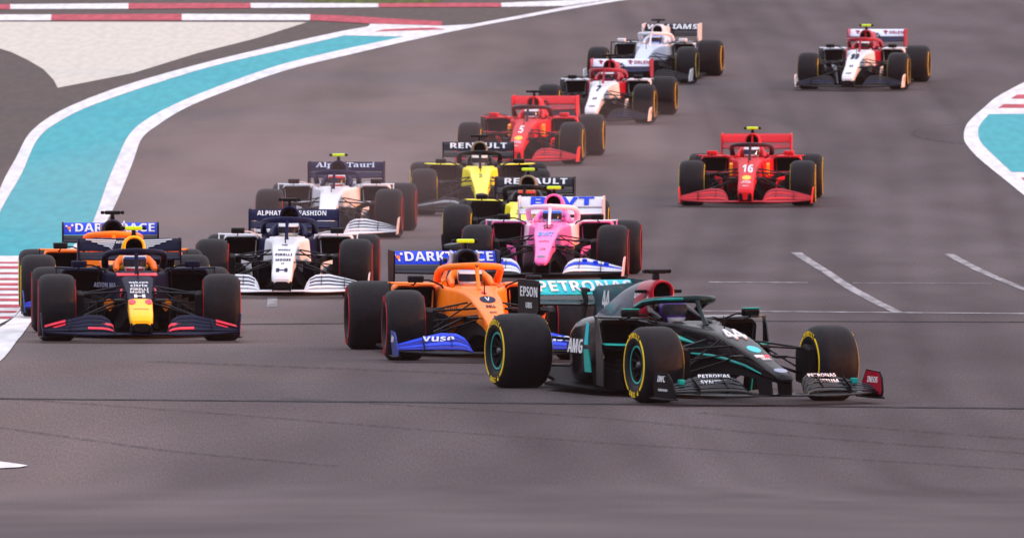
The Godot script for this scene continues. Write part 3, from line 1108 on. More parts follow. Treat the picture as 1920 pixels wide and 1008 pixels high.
	mi(car, "steering_wheel", cached("steering", func(s: Shape):
		s.box(Vector3(0, 0.49, -1.28), Vector3(0.17, 0.11, 0.03))
		for k in [-1.0, 1.0]:
			s.tube([Vector3(0.085 * k, 0.53, -1.28), Vector3(0.13 * k, 0.525, -1.28), Vector3(0.135 * k, 0.48, -1.28), Vector3(0.12 * k, 0.44, -1.28), Vector3(0.08 * k, 0.45, -1.28)], 0.015, 8)), mats.carbon_matt)

	# halo
	var h_pts = [Vector3(0.275, 0.65, -2.02), Vector3(0.292, 0.72, -1.96), Vector3(0.296, 0.778, -1.84), Vector3(0.288, 0.820, -1.66), Vector3(0.258, 0.842, -1.46), Vector3(0.20, 0.853, -1.28), Vector3(0.11, 0.858, -1.17), Vector3(0.0, 0.860, -1.135)]
	mi(car, "halo", cached("halo", func(s: Shape):
		var path = h_pts.duplicate()
		for i in range(h_pts.size() - 2, -1, -1):
			path.append(Vector3(-h_pts[i].x, h_pts[i].y, h_pts[i].z))
		s.tube(path, [0.040, 0.037, 0.035, 0.034, 0.033, 0.032, 0.034, 0.038, 0.034, 0.032, 0.033, 0.034, 0.035, 0.037, 0.040], 12, 0.95)
		s.tube([Vector3(0, 0.862, -1.14), Vector3(0, 0.82, -1.10), Vector3(0, 0.75, -1.03), Vector3(0, 0.69, -0.96), Vector3(0, 0.63, -0.88)], [0.030, 0.020, 0.017, 0.018, 0.026], 10)), cfg.halo)

	# mirrors
	for s_ in [-1.0, 1.0]:
		var mr = hub(car, "mirror", Vector3(0.565 * s_, 0.735, -1.28))
		mi(mr, "housing", cached("mirror", func(s: Shape): s.loft([rounded(-0.035, 0, 0.078, 0.076, -0.034, 0.034, 0.012), rounded(0.0, 0, 0.078, 0.076, -0.034, 0.034, 0.014), rounded(0.03, 0, 0.07, 0.066, -0.028, 0.029, 0.018), rounded(0.042, 0, 0.055, 0.05, -0.018, 0.02, 0.015)])), cfg.mirror)
		mi(mr, "mirror_glass", cached("mirror_glass", func(s: Shape): s.box(Vector3(0, 0, -0.037), Vector3(0.136, 0.052, 0.004), 0.001)), mats.glass)
		mi(mr, "stalk", cached("mirror_stalk%.0f" % s_, func(s: Shape):
			s.tube([Vector3(-0.05 * s_, -0.01, -0.01), Vector3(-0.13 * s_, -0.012, -0.03), Vector3(-0.25 * s_, -0.06, -0.05), Vector3(-0.27 * s_, -0.09, -0.06)], 0.009, 6)
			s.tube([Vector3(0.0, -0.03, -0.01), Vector3(0.01 * s_, -0.06, -0.14), Vector3(0.02 * s_, -0.055, -0.22)], 0.008, 6)), cfg.get("stalk", mats.carbon))

	# camera pod above the airbox
	var tc = hub(car, "camera_pod", Vector3(0, 1.075, -2.16))
	mi(tc, "stalk", cached("tcam_stalk", func(s: Shape): s.loft([rounded(-0.07, 0, 0.014, 0.02, -0.09, -0.01, 0.01), rounded(0.0, 0, 0.018, 0.028, -0.09, -0.005, 0.014), rounded(0.03, 0, 0.012, 0.018, -0.09, -0.015, 0.01)])), mats.carbon)
	mi(tc, "pod", cached("tcam", func(s: Shape): s.loft([rounded(-0.05, 0, 0.086, 0.086, -0.014, 0.016, 0.012), rounded(0.02, 0, 0.086, 0.086, -0.020, 0.022, 0.016), rounded(0.045, 0, 0.084, 0.084, -0.012, 0.014, 0.01)])), mats.lens if cfg.tcam else mats.carbon)
	for s_ in [-1.0, 1.0]:
		mi(tc, "pod_end", cached("tcam_end%.0f" % s_, func(s: Shape): s.box(Vector3(0.107 * s_, 0.001, 0.0), Vector3(0.040, 0.034, 0.07), 0.008)), mats.carbon)
	for s_ in [-1.0, 1.0]:
		mi(car, "nose_camera", cached("nosecam%.0f" % s_, func(s: Shape):
			s.loft([rounded(0.36, 0.20 * s_, 0.05, 0.05, 0.398, 0.418, 0.008), rounded(0.45, 0.20 * s_, 0.055, 0.055, 0.392, 0.424, 0.012), rounded(0.49, 0.20 * s_, 0.05, 0.05, 0.400, 0.418, 0.008)])
			s.tube([Vector3(0.10 * s_, 0.40, 0.40), Vector3(0.16 * s_, 0.407, 0.41)], 0.010, 6, 0.6)), mats.carbon)
	# antenna and pitot tube
	mi(car, "antenna", cached("antenna", func(s: Shape): s.tube([Vector3(0, 0.57, -0.42), Vector3(0, 0.64, -0.43), Vector3(0, 0.735, -0.45)], [0.010, 0.006, 0.005], 6)), mats.carbon)


func build_wings(car: Node3D, cfg: Dictionary) -> void:
	# front wing
	var fw = hub(car, "front_wing", Vector3(0, 0, 0))
	var sx = [0.252, 0.275, 0.31, 0.38, 0.52, 0.72, 0.955]
	var top = [0.115, 0.175, 0.225, 0.262, 0.268, 0.222, 0.160]
	var tz = [0.86, 0.76, 0.70, 0.64, 0.60, 0.60, 0.64]
	var ly = [0.088, 0.086, 0.083, 0.080, 0.080, 0.090, 0.105]
	var lz = [1.06, 1.06, 1.055, 1.04, 1.00, 0.94, 0.87]
	mi(fw, "main_plane", cached("fw_main", func(s: Shape):
		var rings = []
		for x in [-0.252, -0.12, 0.0, 0.12, 0.252]:
			rings.append(foil(x, Vector2(1.07, 0.088), Vector2(0.84, 0.102), 0.022, 0.0))
		s.loft(rings)
		for k in [-1.0, 1.0]:
			var rs = []
			for i in sx.size():
				rs.append(foil(sx[i] * k, Vector2(lz[i], ly[i]), Vector2(lerpf(lz[i], tz[i], 0.3), lerpf(ly[i], top[i], 0.20)), 0.020, 0.004))
			s.loft(rs)), cfg.fw_main)
	for s_ in [-1.0, 1.0]:
		for e in 4:
			var t0: float = [0.27, 0.47, 0.66, 0.845][e]
			var t1: float = [0.435, 0.625, 0.81, 1.0][e]
			mi(fw, "flap", cached("flap%d_%.0f" % [e, s_], func(s: Shape):
				var rs = []
				for i in sx.size():
					var f = func(t: float, up: float) -> Vector2: return Vector2(lerpf(lz[i], tz[i], t), lerpf(ly[i], top[i], pow(t, 1.12)) + up)
					rs.append(foil(sx[i] * s_, f.call(t0, 0.002), f.call(t1, 0.006), 0.009, 0.003))
				s.loft(rs)), cfg.flaps[e])
		mi(fw, "endplate", cached("fw_end%.0f" % s_, func(s: Shape): s.plate(pts([0.94, 0.055, 0.955, 0.12, 0.90, 0.23, 0.82, 0.285, 0.50, 0.295, 0.43, 0.18, 0.41, 0.055]), 0.948 * s_ - 0.006, 0.948 * s_ + 0.006, 0.11 * s_)), cfg.fw_end)
		mi(fw, "footplate", cached("fw_foot%.0f" % s_, func(s: Shape): s.loft([rounded(0.38, 0.955 * s_, 0.03, 0.035, 0.052, 0.066, 0.005), rounded(0.75, 0.965 * s_, 0.035, 0.035, 0.05, 0.064, 0.005), rounded(0.96, 0.955 * s_, 0.02, 0.02, 0.052, 0.066, 0.005)])), cfg.get("foot", mats.carbon))
		for k in 2:
			mi(fw, "flap_bracket", cached("bracket%d_%.0f" % [k, s_], func(s: Shape):
				var x: float = (0.44 if k == 0 else 0.70) * s_
				s.plate(pts([0.88, 0.105, 0.86, 0.165, 0.66, 0.262 - 0.02 * k, 0.64, 0.25 - 0.02 * k]), x - 0.003, x + 0.003)), mats.carbon)
	# rear wing
	var rw = hub(car, "rear_wing", Vector3.ZERO)
	mi(rw, "main_plane", cached("rw_main", func(s: Shape):
		var rings = []
		for x in [-0.506, -0.3, 0.0, 0.3, 0.506]:
			rings.append(foil(x, Vector2(-3.82, 0.735 - 0.012 * (1.0 - absf(x) / 0.506)), Vector2(-4.09, 0.802), 0.028, 0.022))
		s.loft(rings)), cfg.rw_main)
	mi(rw, "flap", cached("rw_flap", func(s: Shape):
		var rings = []
		for x in [-0.506, 0.0, 0.506]:
			rings.append(foil(x, Vector2(-4.075, 0.810), Vector2(-4.235, 0.938), 0.014, 0.002))
		s.loft(rings)), cfg.rw_flap)
	for s_ in [-1.0, 1.0]:
		mi(rw, "endplate", cached("rw_end%.0f" % s_, func(s: Shape): s.plate(pts([-3.86, 0.64, -3.81, 0.68, -3.80, 0.915, -3.84, 0.946, -4.34, 0.950, -4.37, 0.91, -4.34, 0.68, -4.29, 0.58, -4.25, 0.38, -4.10, 0.35, -4.04, 0.54]), 0.516 * s_ - 0.008, 0.516 * s_ + 0.008)), cfg.rw_end)
	for x in [-0.055, 0.055]:
		mi(rw, "pylon", cached("rw_pylon%.2f" % x, func(s: Shape): s.plate(pts([-3.86, 0.38, -3.90, 0.60, -3.80, 0.78, -3.86, 0.86, -3.98, 0.84, -3.90, 0.76, -3.99, 0.58, -4.02, 0.36]), x - 0.006, x + 0.006)), mats.carbon)
	mi(rw, "actuator", cached("drs", func(s: Shape): s.loft([rounded(-3.93, 0, 0.012, 0.012, 0.84, 0.868, 0.01), rounded(-4.0, 0, 0.022, 0.022, 0.832, 0.878, 0.018), rounded(-4.16, 0, 0.012, 0.012, 0.85, 0.875, 0.01)])), mats.carbon)
	mi(rw, "crash_light", cached("rainlight", func(s: Shape): s.box(Vector3(0, 0.33, -4.37), Vector3(0.09, 0.09, 0.04))), mats.carbon_matt)


func build_running_gear(car: Node3D, cfg: Dictionary) -> void:
	for s_ in [-1.0, 1.0]:
		wheel(car, Vector3(0.8125 * s_, 0.329, 0), 0.375, cfg, "front_wheel")
		wheel(car, Vector3(0.7675 * s_, 0.329, -WB), 0.465, cfg, "rear_wheel")
		var arms = [
			["upper_wishbone", Vector3(0.64, 0.455, 0.0), Vector3(0.135, 0.490, 0.14), 0.019], ["upper_wishbone", Vector3(0.64, 0.455, -0.01), Vector3(0.17, 0.530, -0.42), 0.017],
			["lower_wishbone", Vector3(0.64, 0.215, 0.0), Vector3(0.13, 0.375, 0.10), 0.019], ["lower_wishbone", Vector3(0.64, 0.215, -0.02), Vector3(0.165, 0.395, -0.50), 0.017],
			["pushrod", Vector3(0.60, 0.255, -0.02), Vector3(0.155, 0.535, -0.12), 0.014], ["track_rod", Vector3(0.64, 0.36, 0.13), Vector3(0.125, 0.425, 0.16), 0.014],
			["rear_wishbone", Vector3(0.55, 0.46, -WB), Vector3(0.12, 0.42, -WB + 0.45), 0.018], ["rear_wishbone", Vector3(0.55, 0.46, -WB), Vector3(0.09, 0.40, -WB - 0.15), 0.018],
			["rear_wishbone", Vector3(0.55, 0.20, -WB), Vector3(0.13, 0.20, -WB + 0.5), 0.018], ["driveshaft", Vector3(0.58, 0.32, -WB), Vector3(0.08, 0.31, -WB), 0.022]]
		for i in arms.size():
			var a: Array = arms[i]
			mi(car, a[0], cached("arm%d_%.0f" % [i, s_], func(s: Shape):
				var p: Vector3 = a[1] * Vector3(s_, 1, 1)
				var q: Vector3 = a[2] * Vector3(s_, 1, 1)
				s.tube([p, p.lerp(q, 0.5), q], [a[3] * 1.1, a[3], a[3] * 1.1], 8, 0.5)), mats.carbon)
		mi(car, "brake_duct", cached("duct%.0f" % s_, func(s: Shape):
			s.loft([rounded(0.20, 0.585 * s_, 0.035, 0.035, 0.20, 0.46, 0.02), rounded(0.05, 0.60 * s_, 0.05, 0.05, 0.15, 0.50, 0.03), rounded(-0.16, 0.61 * s_, 0.045, 0.045, 0.16, 0.46, 0.03)])), mats.carbon_matt)


func make_car(cfg: Dictionary) -> Node3D:
	var car = thing("racing_car", cfg.label, "racing car", "open wheel racing cars on the track")
	var x: float = cfg.at[0]
	var d: float = cfg.at[1]
	car.position = on_ground(x, d, -0.003)
	var yaw = deg_to_rad(cfg.at[2])
	var rear = d + WB * cos(yaw)
	car.rotation = Vector3(atan2(height(rear) - height(d), WB), yaw, 0)
	build_body(car, cfg)
	build_wings(car, cfg)
	build_running_gear(car, cfg)
	driver(car, cfg)
	# big lettering on the rear wing flap
	var u = Vector3(0, 0.128, -0.16).normalized()
	var n = Vector3(0, 0.16, 0.128).normalized()
	var rw: Node3D = car.get_node("rear_wing")
	for q in cfg.get("rw_words", []):
		words(rw, q[0], Vector3(q[1], 0.874 + q[5], -4.155 - q[5] * 1.25) + n * 0.013, Basis(Vector3.RIGHT, u, n), q[2], q[3], 1.0, q[6] if q.size() > 6 else "Droid Sans", "lettering", q[4])
	for q in cfg.get("nose_words", []):
		nose_words(car, cfg, q[0], q[1], q[2], q[3], q[4], "Droid Sans", 0.0, q[5] if q.size() > 5 else 0.0)
	for q in cfg.get("panels", []):
		nose_patch(car, cfg, q[0], q[1], q[2], q[3], q[4], "nose_panel", q.size() > 5)
	return car


func on_rear_flap(car: Node3D, called: String, outline: PackedVector2Array, m: Material) -> void:
	# a flat mark on the rear wing flap; outline holds (x, distance up the flap from its middle)
	var u = Vector3(0, 0.128, -0.16).normalized()
	var n = Vector3(0, 0.16, 0.128).normalized()
	var a = PackedVector3Array()
	var b = PackedVector3Array()
	for p in outline:
		var c = Vector3(p.x, 0.874, -4.155) + u * p.y
		a.append(c + n * 0.006)
		b.append(c + n * 0.013)
	var s = Shape.new()
	s.slab(a, b, outline)
	mi(car.get_node("rear_wing"), called, s.mesh(), m)


func disc(x: float, y: float, rx: float, ry: float, k := 14) -> PackedVector2Array:
	var o = PackedVector2Array()
	for i in k:
		o.append(Vector2(x + cos(TAU * i / k) * rx, y + sin(TAU * i / k) * ry))
	return o


func build_cars() -> void:
	var white = paint(srgb(208, 208, 216), 0.3, 0.4)
	var ink: Material = mats.white
	var black = paint(srgb(9, 10, 13), 0.25, 0.8)
	var gloss = StandardMaterial3D.new()
	gloss.albedo_color = srgb(8, 10, 13)
	gloss.roughness = 0.14
	gloss.metallic_specular = 0.5
	var deep_blue = paint(srgb(5, 24, 146), 0.5, 0.1)
	var teal = paint(srgb(0, 150, 142), 0.35, 0.4)
	var cyan = paint(srgb(40, 190, 200), 0.4, 0.3)
	var maroon = paint(srgb(150, 16, 42), 0.28, 0.7)
	var orange = paint(srgb(255, 124, 14), 0.4, 0.3)
	var blue = paint(srgb(8, 58, 208), 0.45, 0.2)
	var navy = paint(srgb(13, 16, 42), 0.5, 0.1)
	var at_navy = paint(srgb(17, 22, 58), 0.5, 0.1)
	var yellow = paint(srgb(255, 190, 30), 0.4, 0.2)
	var rb_red = paint(srgb(226, 36, 62), 0.4, 0.2)
	var red = paint(srgb(196, 12, 30), 0.5, 0.1)
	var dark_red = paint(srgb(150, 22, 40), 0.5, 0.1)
	var pink = paint(srgb(244, 104, 178), 0.35, 0.4)
	var r_yellow = paint(srgb(244, 228, 24), 0.35, 0.4)
	var r_black = paint(srgb(15, 15, 20), 0.4, 0.3)
	var gold = paint(srgb(122, 112, 92), 0.4, 0.3)
	var a_red = paint(srgb(146, 14, 36), 0.4, 0.3)
	var w_blue = paint(srgb(188, 196, 216), 0.4, 0.3)
	var lens = srgb(40, 40, 50)

	var mercury = paint(srgb(72, 90, 116), 0.25, 0.6)
	mercury.albedo_texture = noise_tex(61, 0.16, 2, 0.30, 1.0, 256)
	mercury.uv1_triplanar = true
	mercury.uv1_scale = Vector3(1.1, 1.1, 1.1)
	# --- the leading black car
	var c = make_car({label = "black and teal racing car leading the pack, with dark red airbox", short = "leading black and teal car",
		at = [2.0, 132.74, 19.5], nose_kind = "narrow", near = true, tyre = "yellow", ring = teal, tcam = false,
		cone = black, nose = black, chassis = black, tub = black, hoop = maroon, cover = mercury, fin = paint(srgb(40, 66, 76), 0.35, 0.6), pod = gloss, blade = black, boom = teal, vane = gloss, barge = teal,
		halo = paint(srgb(14, 34, 38), 0.25, 0.8), mirror = black, headrest = black, fw_main = black, flaps = [black, black, black, black], fw_end = black, rw_flap = cyan, rw_main = black, rw_end = black,
		suit = srgb(22, 22, 26), helm = [srgb(70, 40, 120), srgb(180, 150, 60), lens, srgb(30, 30, 36), srgb(210, 205, 215)], helmet_says = "purple and gold helmet",
		rw_words = [["PETRONAS", 0.035, 0.135, ink, 0.90, 0.0]],
		nose_words = [["44", -0.20, 0.07, ink, 1.6], ["INEOS", 0.62, 0.018, ink, 1.1]],
		panels = [[-0.055, 0.055, 0.20, 0.42, cyan, 1], [-0.07, 0.01, 0.50, 0.56, ink], [0.01, 0.06, 0.50, 0.56, rb_red], [-0.06, 0.06, 0.92, 1.04, paint(srgb(120, 134, 160), 0.3, 0.4), 1]]})
	var inner = facing(Vector3(-1, 0, 0))
	var outer = facing(Vector3(1, 0, 0))
	words(c.get_node("rear_wing"), "EPSON", Vector3(-0.527, 0.84, -4.06), inner, 0.085, ink, 1.25)
	words(c.get_node("rear_wing"), "UBS", Vector3(-0.527, 0.72, -4.06), inner, 0.05, ink, 1.3)
	words(c, "44", Vector3(-0.0075, 0.78, -3.46), inner, 0.16, ink, 0.8)
	words(c, "INEOS", Vector3(-0.121, 0.87, -2.22), facing(Vector3(-1, 0.1, 0.05)), 0.07, ink, 1.1)
	words(c, "AMG", Vector3(-0.748, 0.42, -2.2), facing(Vector3(-1, 0.1, 0.0)), 0.12, ink, 1.0)
	words(c.get_node("front_wing"), "IWC", Vector3(-0.984, 0.235, 0.66), facing(Vector3(-1, 0.11, 0.0)), 0.06, ink, 1.2)
	words(c.get_node("front_wing"), "SCHAFFHAUSEN", Vector3(-0.972, 0.135, 0.66), facing(Vector3(-1, 0.11, 0.0)), 0.02, ink, 1.1)
	for s_ in [-1.0, 1.0]:
		words(c.get_node("front_wing"), "PETRONAS", Vector3(0.50 * s_, 0.252, 0.66), facing(Vector3(0.10 * s_, 0.75, 0.62)), 0.040, ink, 1.0)
		words(c.get_node("front_wing"), "SYNTIUM", Vector3(0.50 * s_, 0.202, 0.735), facing(Vector3(0.10 * s_, 0.75, 0.62)), 0.046, ink, 1.0)
		mi(c.get_node("front_wing"), "wing_tab", cached("tab%.0f" % s_, func(s: Shape): s.box(Vector3(0.80 * s_, 0.20, 0.66), Vector3(0.05, 0.05, 0.06))), teal)
		mi(c, "teal_stripe", cached("tstripe%.0f" % s_, func(s: Shape): s.tube([Vector3(0.188 * s_, 0.40, -0.75), Vector3(0.165 * s_, 0.395, -0.3), Vector3(0.146 * s_, 0.375, 0.0), Vector3(0.112 * s_, 0.33, 0.4), Vector3(0.094 * s_, 0.27, 0.75)], [0.010, 0.016, 0.016, 0.014, 0.006], 6, 0.9)), teal)
		mi(c, "teal_stripe", cached("cstripe%.0f" % s_, func(s: Shape): s.tube([Vector3(0.345 * s_, 0.50, -1.75), Vector3(0.325 * s_, 0.53, -1.35), Vector3(0.235 * s_, 0.53, -0.98), Vector3(0.19 * s_, 0.49, -0.65)], [0.035, 0.045, 0.03, 0.008], 6, 0.8)), teal)
		for e in 3:  # grey lines along the flaps: edge highlights put into colour
			mi(c.get_node("front_wing"), "flap_edge_glint", cached("edge%d_%.0f" % [e, s_], func(s: Shape):
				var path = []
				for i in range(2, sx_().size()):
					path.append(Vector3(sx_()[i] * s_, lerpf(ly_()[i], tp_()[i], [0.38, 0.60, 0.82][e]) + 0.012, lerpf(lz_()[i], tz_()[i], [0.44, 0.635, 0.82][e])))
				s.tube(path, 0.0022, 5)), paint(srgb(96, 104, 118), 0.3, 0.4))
		mi(c, "teal_panel", cached("podpanel%.0f" % s_, func(s: Shape): s.plate(pts([-1.82, 0.20, -1.90, 0.40, -2.02, 0.40, -1.98, 0.20]), 0.728 * s_, 0.740 * s_, 0.0)), teal)
		mi(c, "teal_panel", cached("podpanelb%.0f" % s_, func(s: Shape): s.plate(pts([-1.90, 0.44, -1.86, 0.62, -1.93, 0.64, -1.99, 0.44]), 0.728 * s_, 0.744 * s_, 0.0)), cyan)
		mi(c, "side_camera", cached("ear%.0f" % s_, func(s: Shape): s.box(Vector3(0.165 * s_, 0.90, -2.12), Vector3(0.09, 0.03, 0.08))), mats.carbon)
	# red inner face of the endplate
	mi(c.get_node("front_wing"), "endplate_panel", cached("redpanel", func(s: Shape): s.plate(pts([0.925, 0.09, 0.935, 0.12, 0.885, 0.225, 0.81, 0.275, 0.52, 0.284, 0.46, 0.18, 0.45, 0.09]), 0.936, 0.9405, 0.11)), maroon)
	words(c.get_node("front_wing"), "INEOS", Vector3(0.957, 0.21, 0.70), facing(Vector3(-1, 0.11, 0)), 0.05, ink, 1.2)
	mi(c, "teal_stripe", cached("halostripe", func(s: Shape): s.tube([Vector3(-0.320, 0.778, -1.84), Vector3(-0.310, 0.822, -1.66), Vector3(-0.279, 0.845, -1.46), Vector3(-0.217, 0.857, -1.262), Vector3(-0.12, 0.862, -1.145)], 0.0135, 6)), teal)
	for s_ in [-1.0, 1.0]:
		mi(c, "teal_stripe", cached("mirrorstripe%.0f" % s_, func(s: Shape): s.box(Vector3(0.565 * s_, 0.772, -1.28), Vector3(0.15, 0.010, 0.06), 0.003)), teal)

	# --- two orange cars
	for k in 2:
		c = make_car({label = ["orange racing car with blue front wing and lime camera pod", "orange racing car with black camera pod half hidden behind the navy car"][k], short = ["orange car with the lime camera pod", "orange car behind the navy car"][k],
			at = [[-0.215, 143.6, 6.2], [-4.20, 160.98, 2.2]][k], nose_kind = "narrow", near = k == 0, tyre = ["red", "yellow"][k], tcam = k == 0,
			cone = orange, nose = orange, chassis = orange, tub = orange, hoop = paint(srgb(36, 40, 60), 0.4, 0.3), cover = orange, fin = blue, pod = orange, blade = orange,
			halo = orange, mirror = mats.carbon, headrest = orange, fw_main = mats.carbon, flaps = [deep_blue, blue, deep_blue, blue], fw_end = paint(srgb(40, 60, 140), 0.4, 0.3), rw_flap = blue, rw_main = mats.carbon, rw_end = mats.carbon,
			suit = srgb(230, 110, 20), helm = [srgb(190, 205, 225), srgb(120, 140, 170), lens, srgb(235, 235, 240), srgb(235, 170, 120)] if k == 0 else [srgb(60, 60, 80), srgb(200, 80, 40), lens, srgb(40, 40, 50), srgb(90, 80, 90)], helmet_says = ["pale blue helmet", "dark helmet"][k],
			rw_words = [["DARKTRACE", 0.05, 0.135, ink, 0.86, 0.0]],
			nose_words = [["4" if k == 0 else "55", -0.55, 0.03, rb_red, 2.2], ["DELL", 0.14, 0.022, at_navy, 1.3], ["Splunk", 0.36, 0.012, at_navy, 1.2], ["E", 0.52, 0.018, at_navy, 2.0], ["unilever", 0.72, 0.010, at_navy, 1.3]] if k == 0 else [],
			panels = [[-0.075, 0.075, -0.30, 0.0, at_navy, 1]] if k == 0 else []})
		# emblem beside the lettering: three linked dots
		for q in [[-0.445, -0.005, 0.018], [-0.475, 0.03, 0.011], [-0.412, 0.045, 0.013], [-0.438, -0.048, 0.011]]:
			on_rear_flap(c, "emblem", disc(q[0], q[1], q[2], q[2] * 1.5), ink if q[2] < 0.015 else orange)
		if k == 0:
			nose_words(c, {nose_kind = "narrow"}, "V", -0.15, 0.03, ink, 1.8)
			for s_ in [-1.0, 1.0]:
				words(c.get_node("front_wing"), "vuse", Vector3(0.55 * s_, 0.225, 0.70), facing(Vector3(0.12 * s_, 0.72, 0.62)), 0.085, ink, 1.15)
			words(c.get_node("front_wing"), "FxPro", Vector3(-0.985, 0.22, 0.66), facing(Vector3(-1, 0.11, 0.0)), 0.06, ink, 1.0)
			words(c, "HILTON", Vector3(-0.225, 0.47, -0.98), facing(Vector3(-0.8, 0.0, 0.6)), 0.04, at_navy, 1.1)
			words(c, "V", Vector3(0, 0.861, -1.092), facing(Vector3(0, 0.2, 1)), 0.03, at_navy, 1.4)
		for s_ in [-1.0, 1.0]:
			mi(c, "airbox_flash", cached("flash%.0f" % s_, func(s: Shape): s.plate(pts([-2.20, 0.80, -2.12, 0.96, -2.32, 0.985, -2.40, 0.82]), 0.116 * s_, 0.134 * s_, 0.0)), w_blue)

	# --- navy car with the yellow nose
	c = make_car({label = "navy racing car with yellow nose tip and yellow airbox", short = "navy car with the yellow nose",
		at = [-3.684, 150.27, 2.8], nose_kind = "wide", near = true, tyre = "red", tcam = true, cone_end = 0.47,
		cone = yellow, nose = navy, chassis = navy, tub = navy, hoop = yellow, cover = navy, pod = navy, blade = navy, pylon = navy,
		halo = navy, mirror = navy, headrest = paint(srgb(240, 110, 20), 0.5, 0.1), fw_main = navy, flaps = [navy, navy, navy, navy], fw_end = navy, rw_flap = navy, rw_main = navy, rw_end = navy,
		suit = srgb(24, 28, 60), helm = [srgb(235, 235, 240), srgb(190, 40, 60), lens, srgb(40, 50, 110), srgb(200, 60, 70)], helmet_says = "white and red helmet",
		nose_words = [["web.com", -0.17, 0.018, ink, 1.0, 0.19], ["citrix", -0.04, 0.024, ink, 1.0, 0.17], ["PIRELLI", 0.11, 0.019, ink, 1.0, 0.18], ["Mobil 1", 0.22, 0.018, ink, 1.0, 0.18], ["H", 0.38, 0.030, ink, 1.0, 0.11]],
		rw_words = [["ASTON MARTIN", 0.0, 0.040, ink, 0.26, 0.016]],
		panels = [[-0.20, 0.20, -1.14, -0.72, rb_red], [-0.115, -0.045, 0.50, 0.68, rb_red, 1], [0.045, 0.115, 0.50, 0.68, rb_red, 1], [-0.075, 0.075, 0.84, 0.86, paint(srgb(190, 110, 20))]]})
	for s_ in [-1.0, 1.0]:
		for i in 5:
			var x0: float = 0.13 + 0.010 * i
			var x1: float = 0.43 - 0.06 * i
			var y0 = 0.066 - 0.033 * i
			var o = PackedVector2Array([Vector2(x0 * s_, y0 - 0.018), Vector2(x1 * s_, y0 - 0.002), Vector2((x1 + 0.012) * s_, y0 + 0.011), Vector2(x0 * s_, y0 - 0.004)])
			on_rear_flap(c, "feather", o, ink)
		mi(c, "side_badge", cached("badge%.0f" % s_, func(s: Shape):
			var a = PackedVector3Array()
			var b = PackedVector3Array()
			var e = disc(0.285 * s_, 0.345, 0.052, 0.062)
			for i in e.size():
				if e[i].y < 0.34:
					e[i].x = lerpf(0.27 * s_, e[i].x, clampf((e[i].y - 0.255) / 0.085, 0.25, 1.0))
			for p in e:
				a.append(Vector3(p.x, p.y, -0.50))
				b.append(Vector3(p.x, p.y, -0.485))
			s.slab(a, b, e)), paint(srgb(244, 130, 16), 0.5, 0.1))
		words(c, "RAUCH", Vector3(0.285 * s_, 0.352, -0.482), Basis.IDENTITY, 0.028, paint(srgb(70, 40, 14)), 0.9)
		for e in 2:
			mi(c.get_node("front_wing"), "flap_tip", cached("tip%d_%.0f" % [e, s_], func(s: Shape):
				var rs = []
				for x in [0.74, 0.80, 0.945]:
					var kx: float = (x - 0.72) / 0.235
					var hy: float = lerpf(0.222, 0.160, kx)
					rs.append(foil(x * s_, Vector2(lerpf(0.70, 0.73, kx) + 0.03 * e, hy - 0.010 - 0.03 * e), Vector2(lerpf(0.63, 0.66, kx) + 0.03 * e, hy + 0.012 - 0.028 * e), 0.006, 0.0))
				s.loft(rs)), rb_red)
		for e in 2:
			mi(c.get_node("front_wing"), "flap_tip", cached("intip%d_%.0f" % [e, s_], func(s: Shape):
				var rs = []
				for i in [1, 2, 3, 4]:
					var t: float = [0.30, 0.49][e]
					rs.append(foil((sx_()[i] - 0.04 * e * (i - 1)) * s_, Vector2(lerpf(lz_()[i], tz_()[i], t), lerpf(ly_()[i], tp_()[i], pow(t, 1.12)) + 0.009), Vector2(lerpf(lz_()[i], tz_()[i], t + 0.11), lerpf(ly_()[i], tp_()[i], pow(t + 0.11, 1.12)) + 0.012), 0.006, 0.0))
				s.loft(rs)), rb_red)
		mi(c, "nose_flash", cached("nflash%.0f" % s_, func(s: Shape): s.plate(pts([-0.10, 0.47, -0.45, 0.53, -0.5, 0.44, -0.2, 0.42]), 0.158 * s_, 0.178 * s_, 0.0)), rb_red)
	words(c, "ASTON MARTIN", Vector3(-0.262, 0.53, -1.10), facing(Vector3(-0.75, 0.0, 0.66)), 0.045, paint(srgb(130, 130, 150)), 1.0)

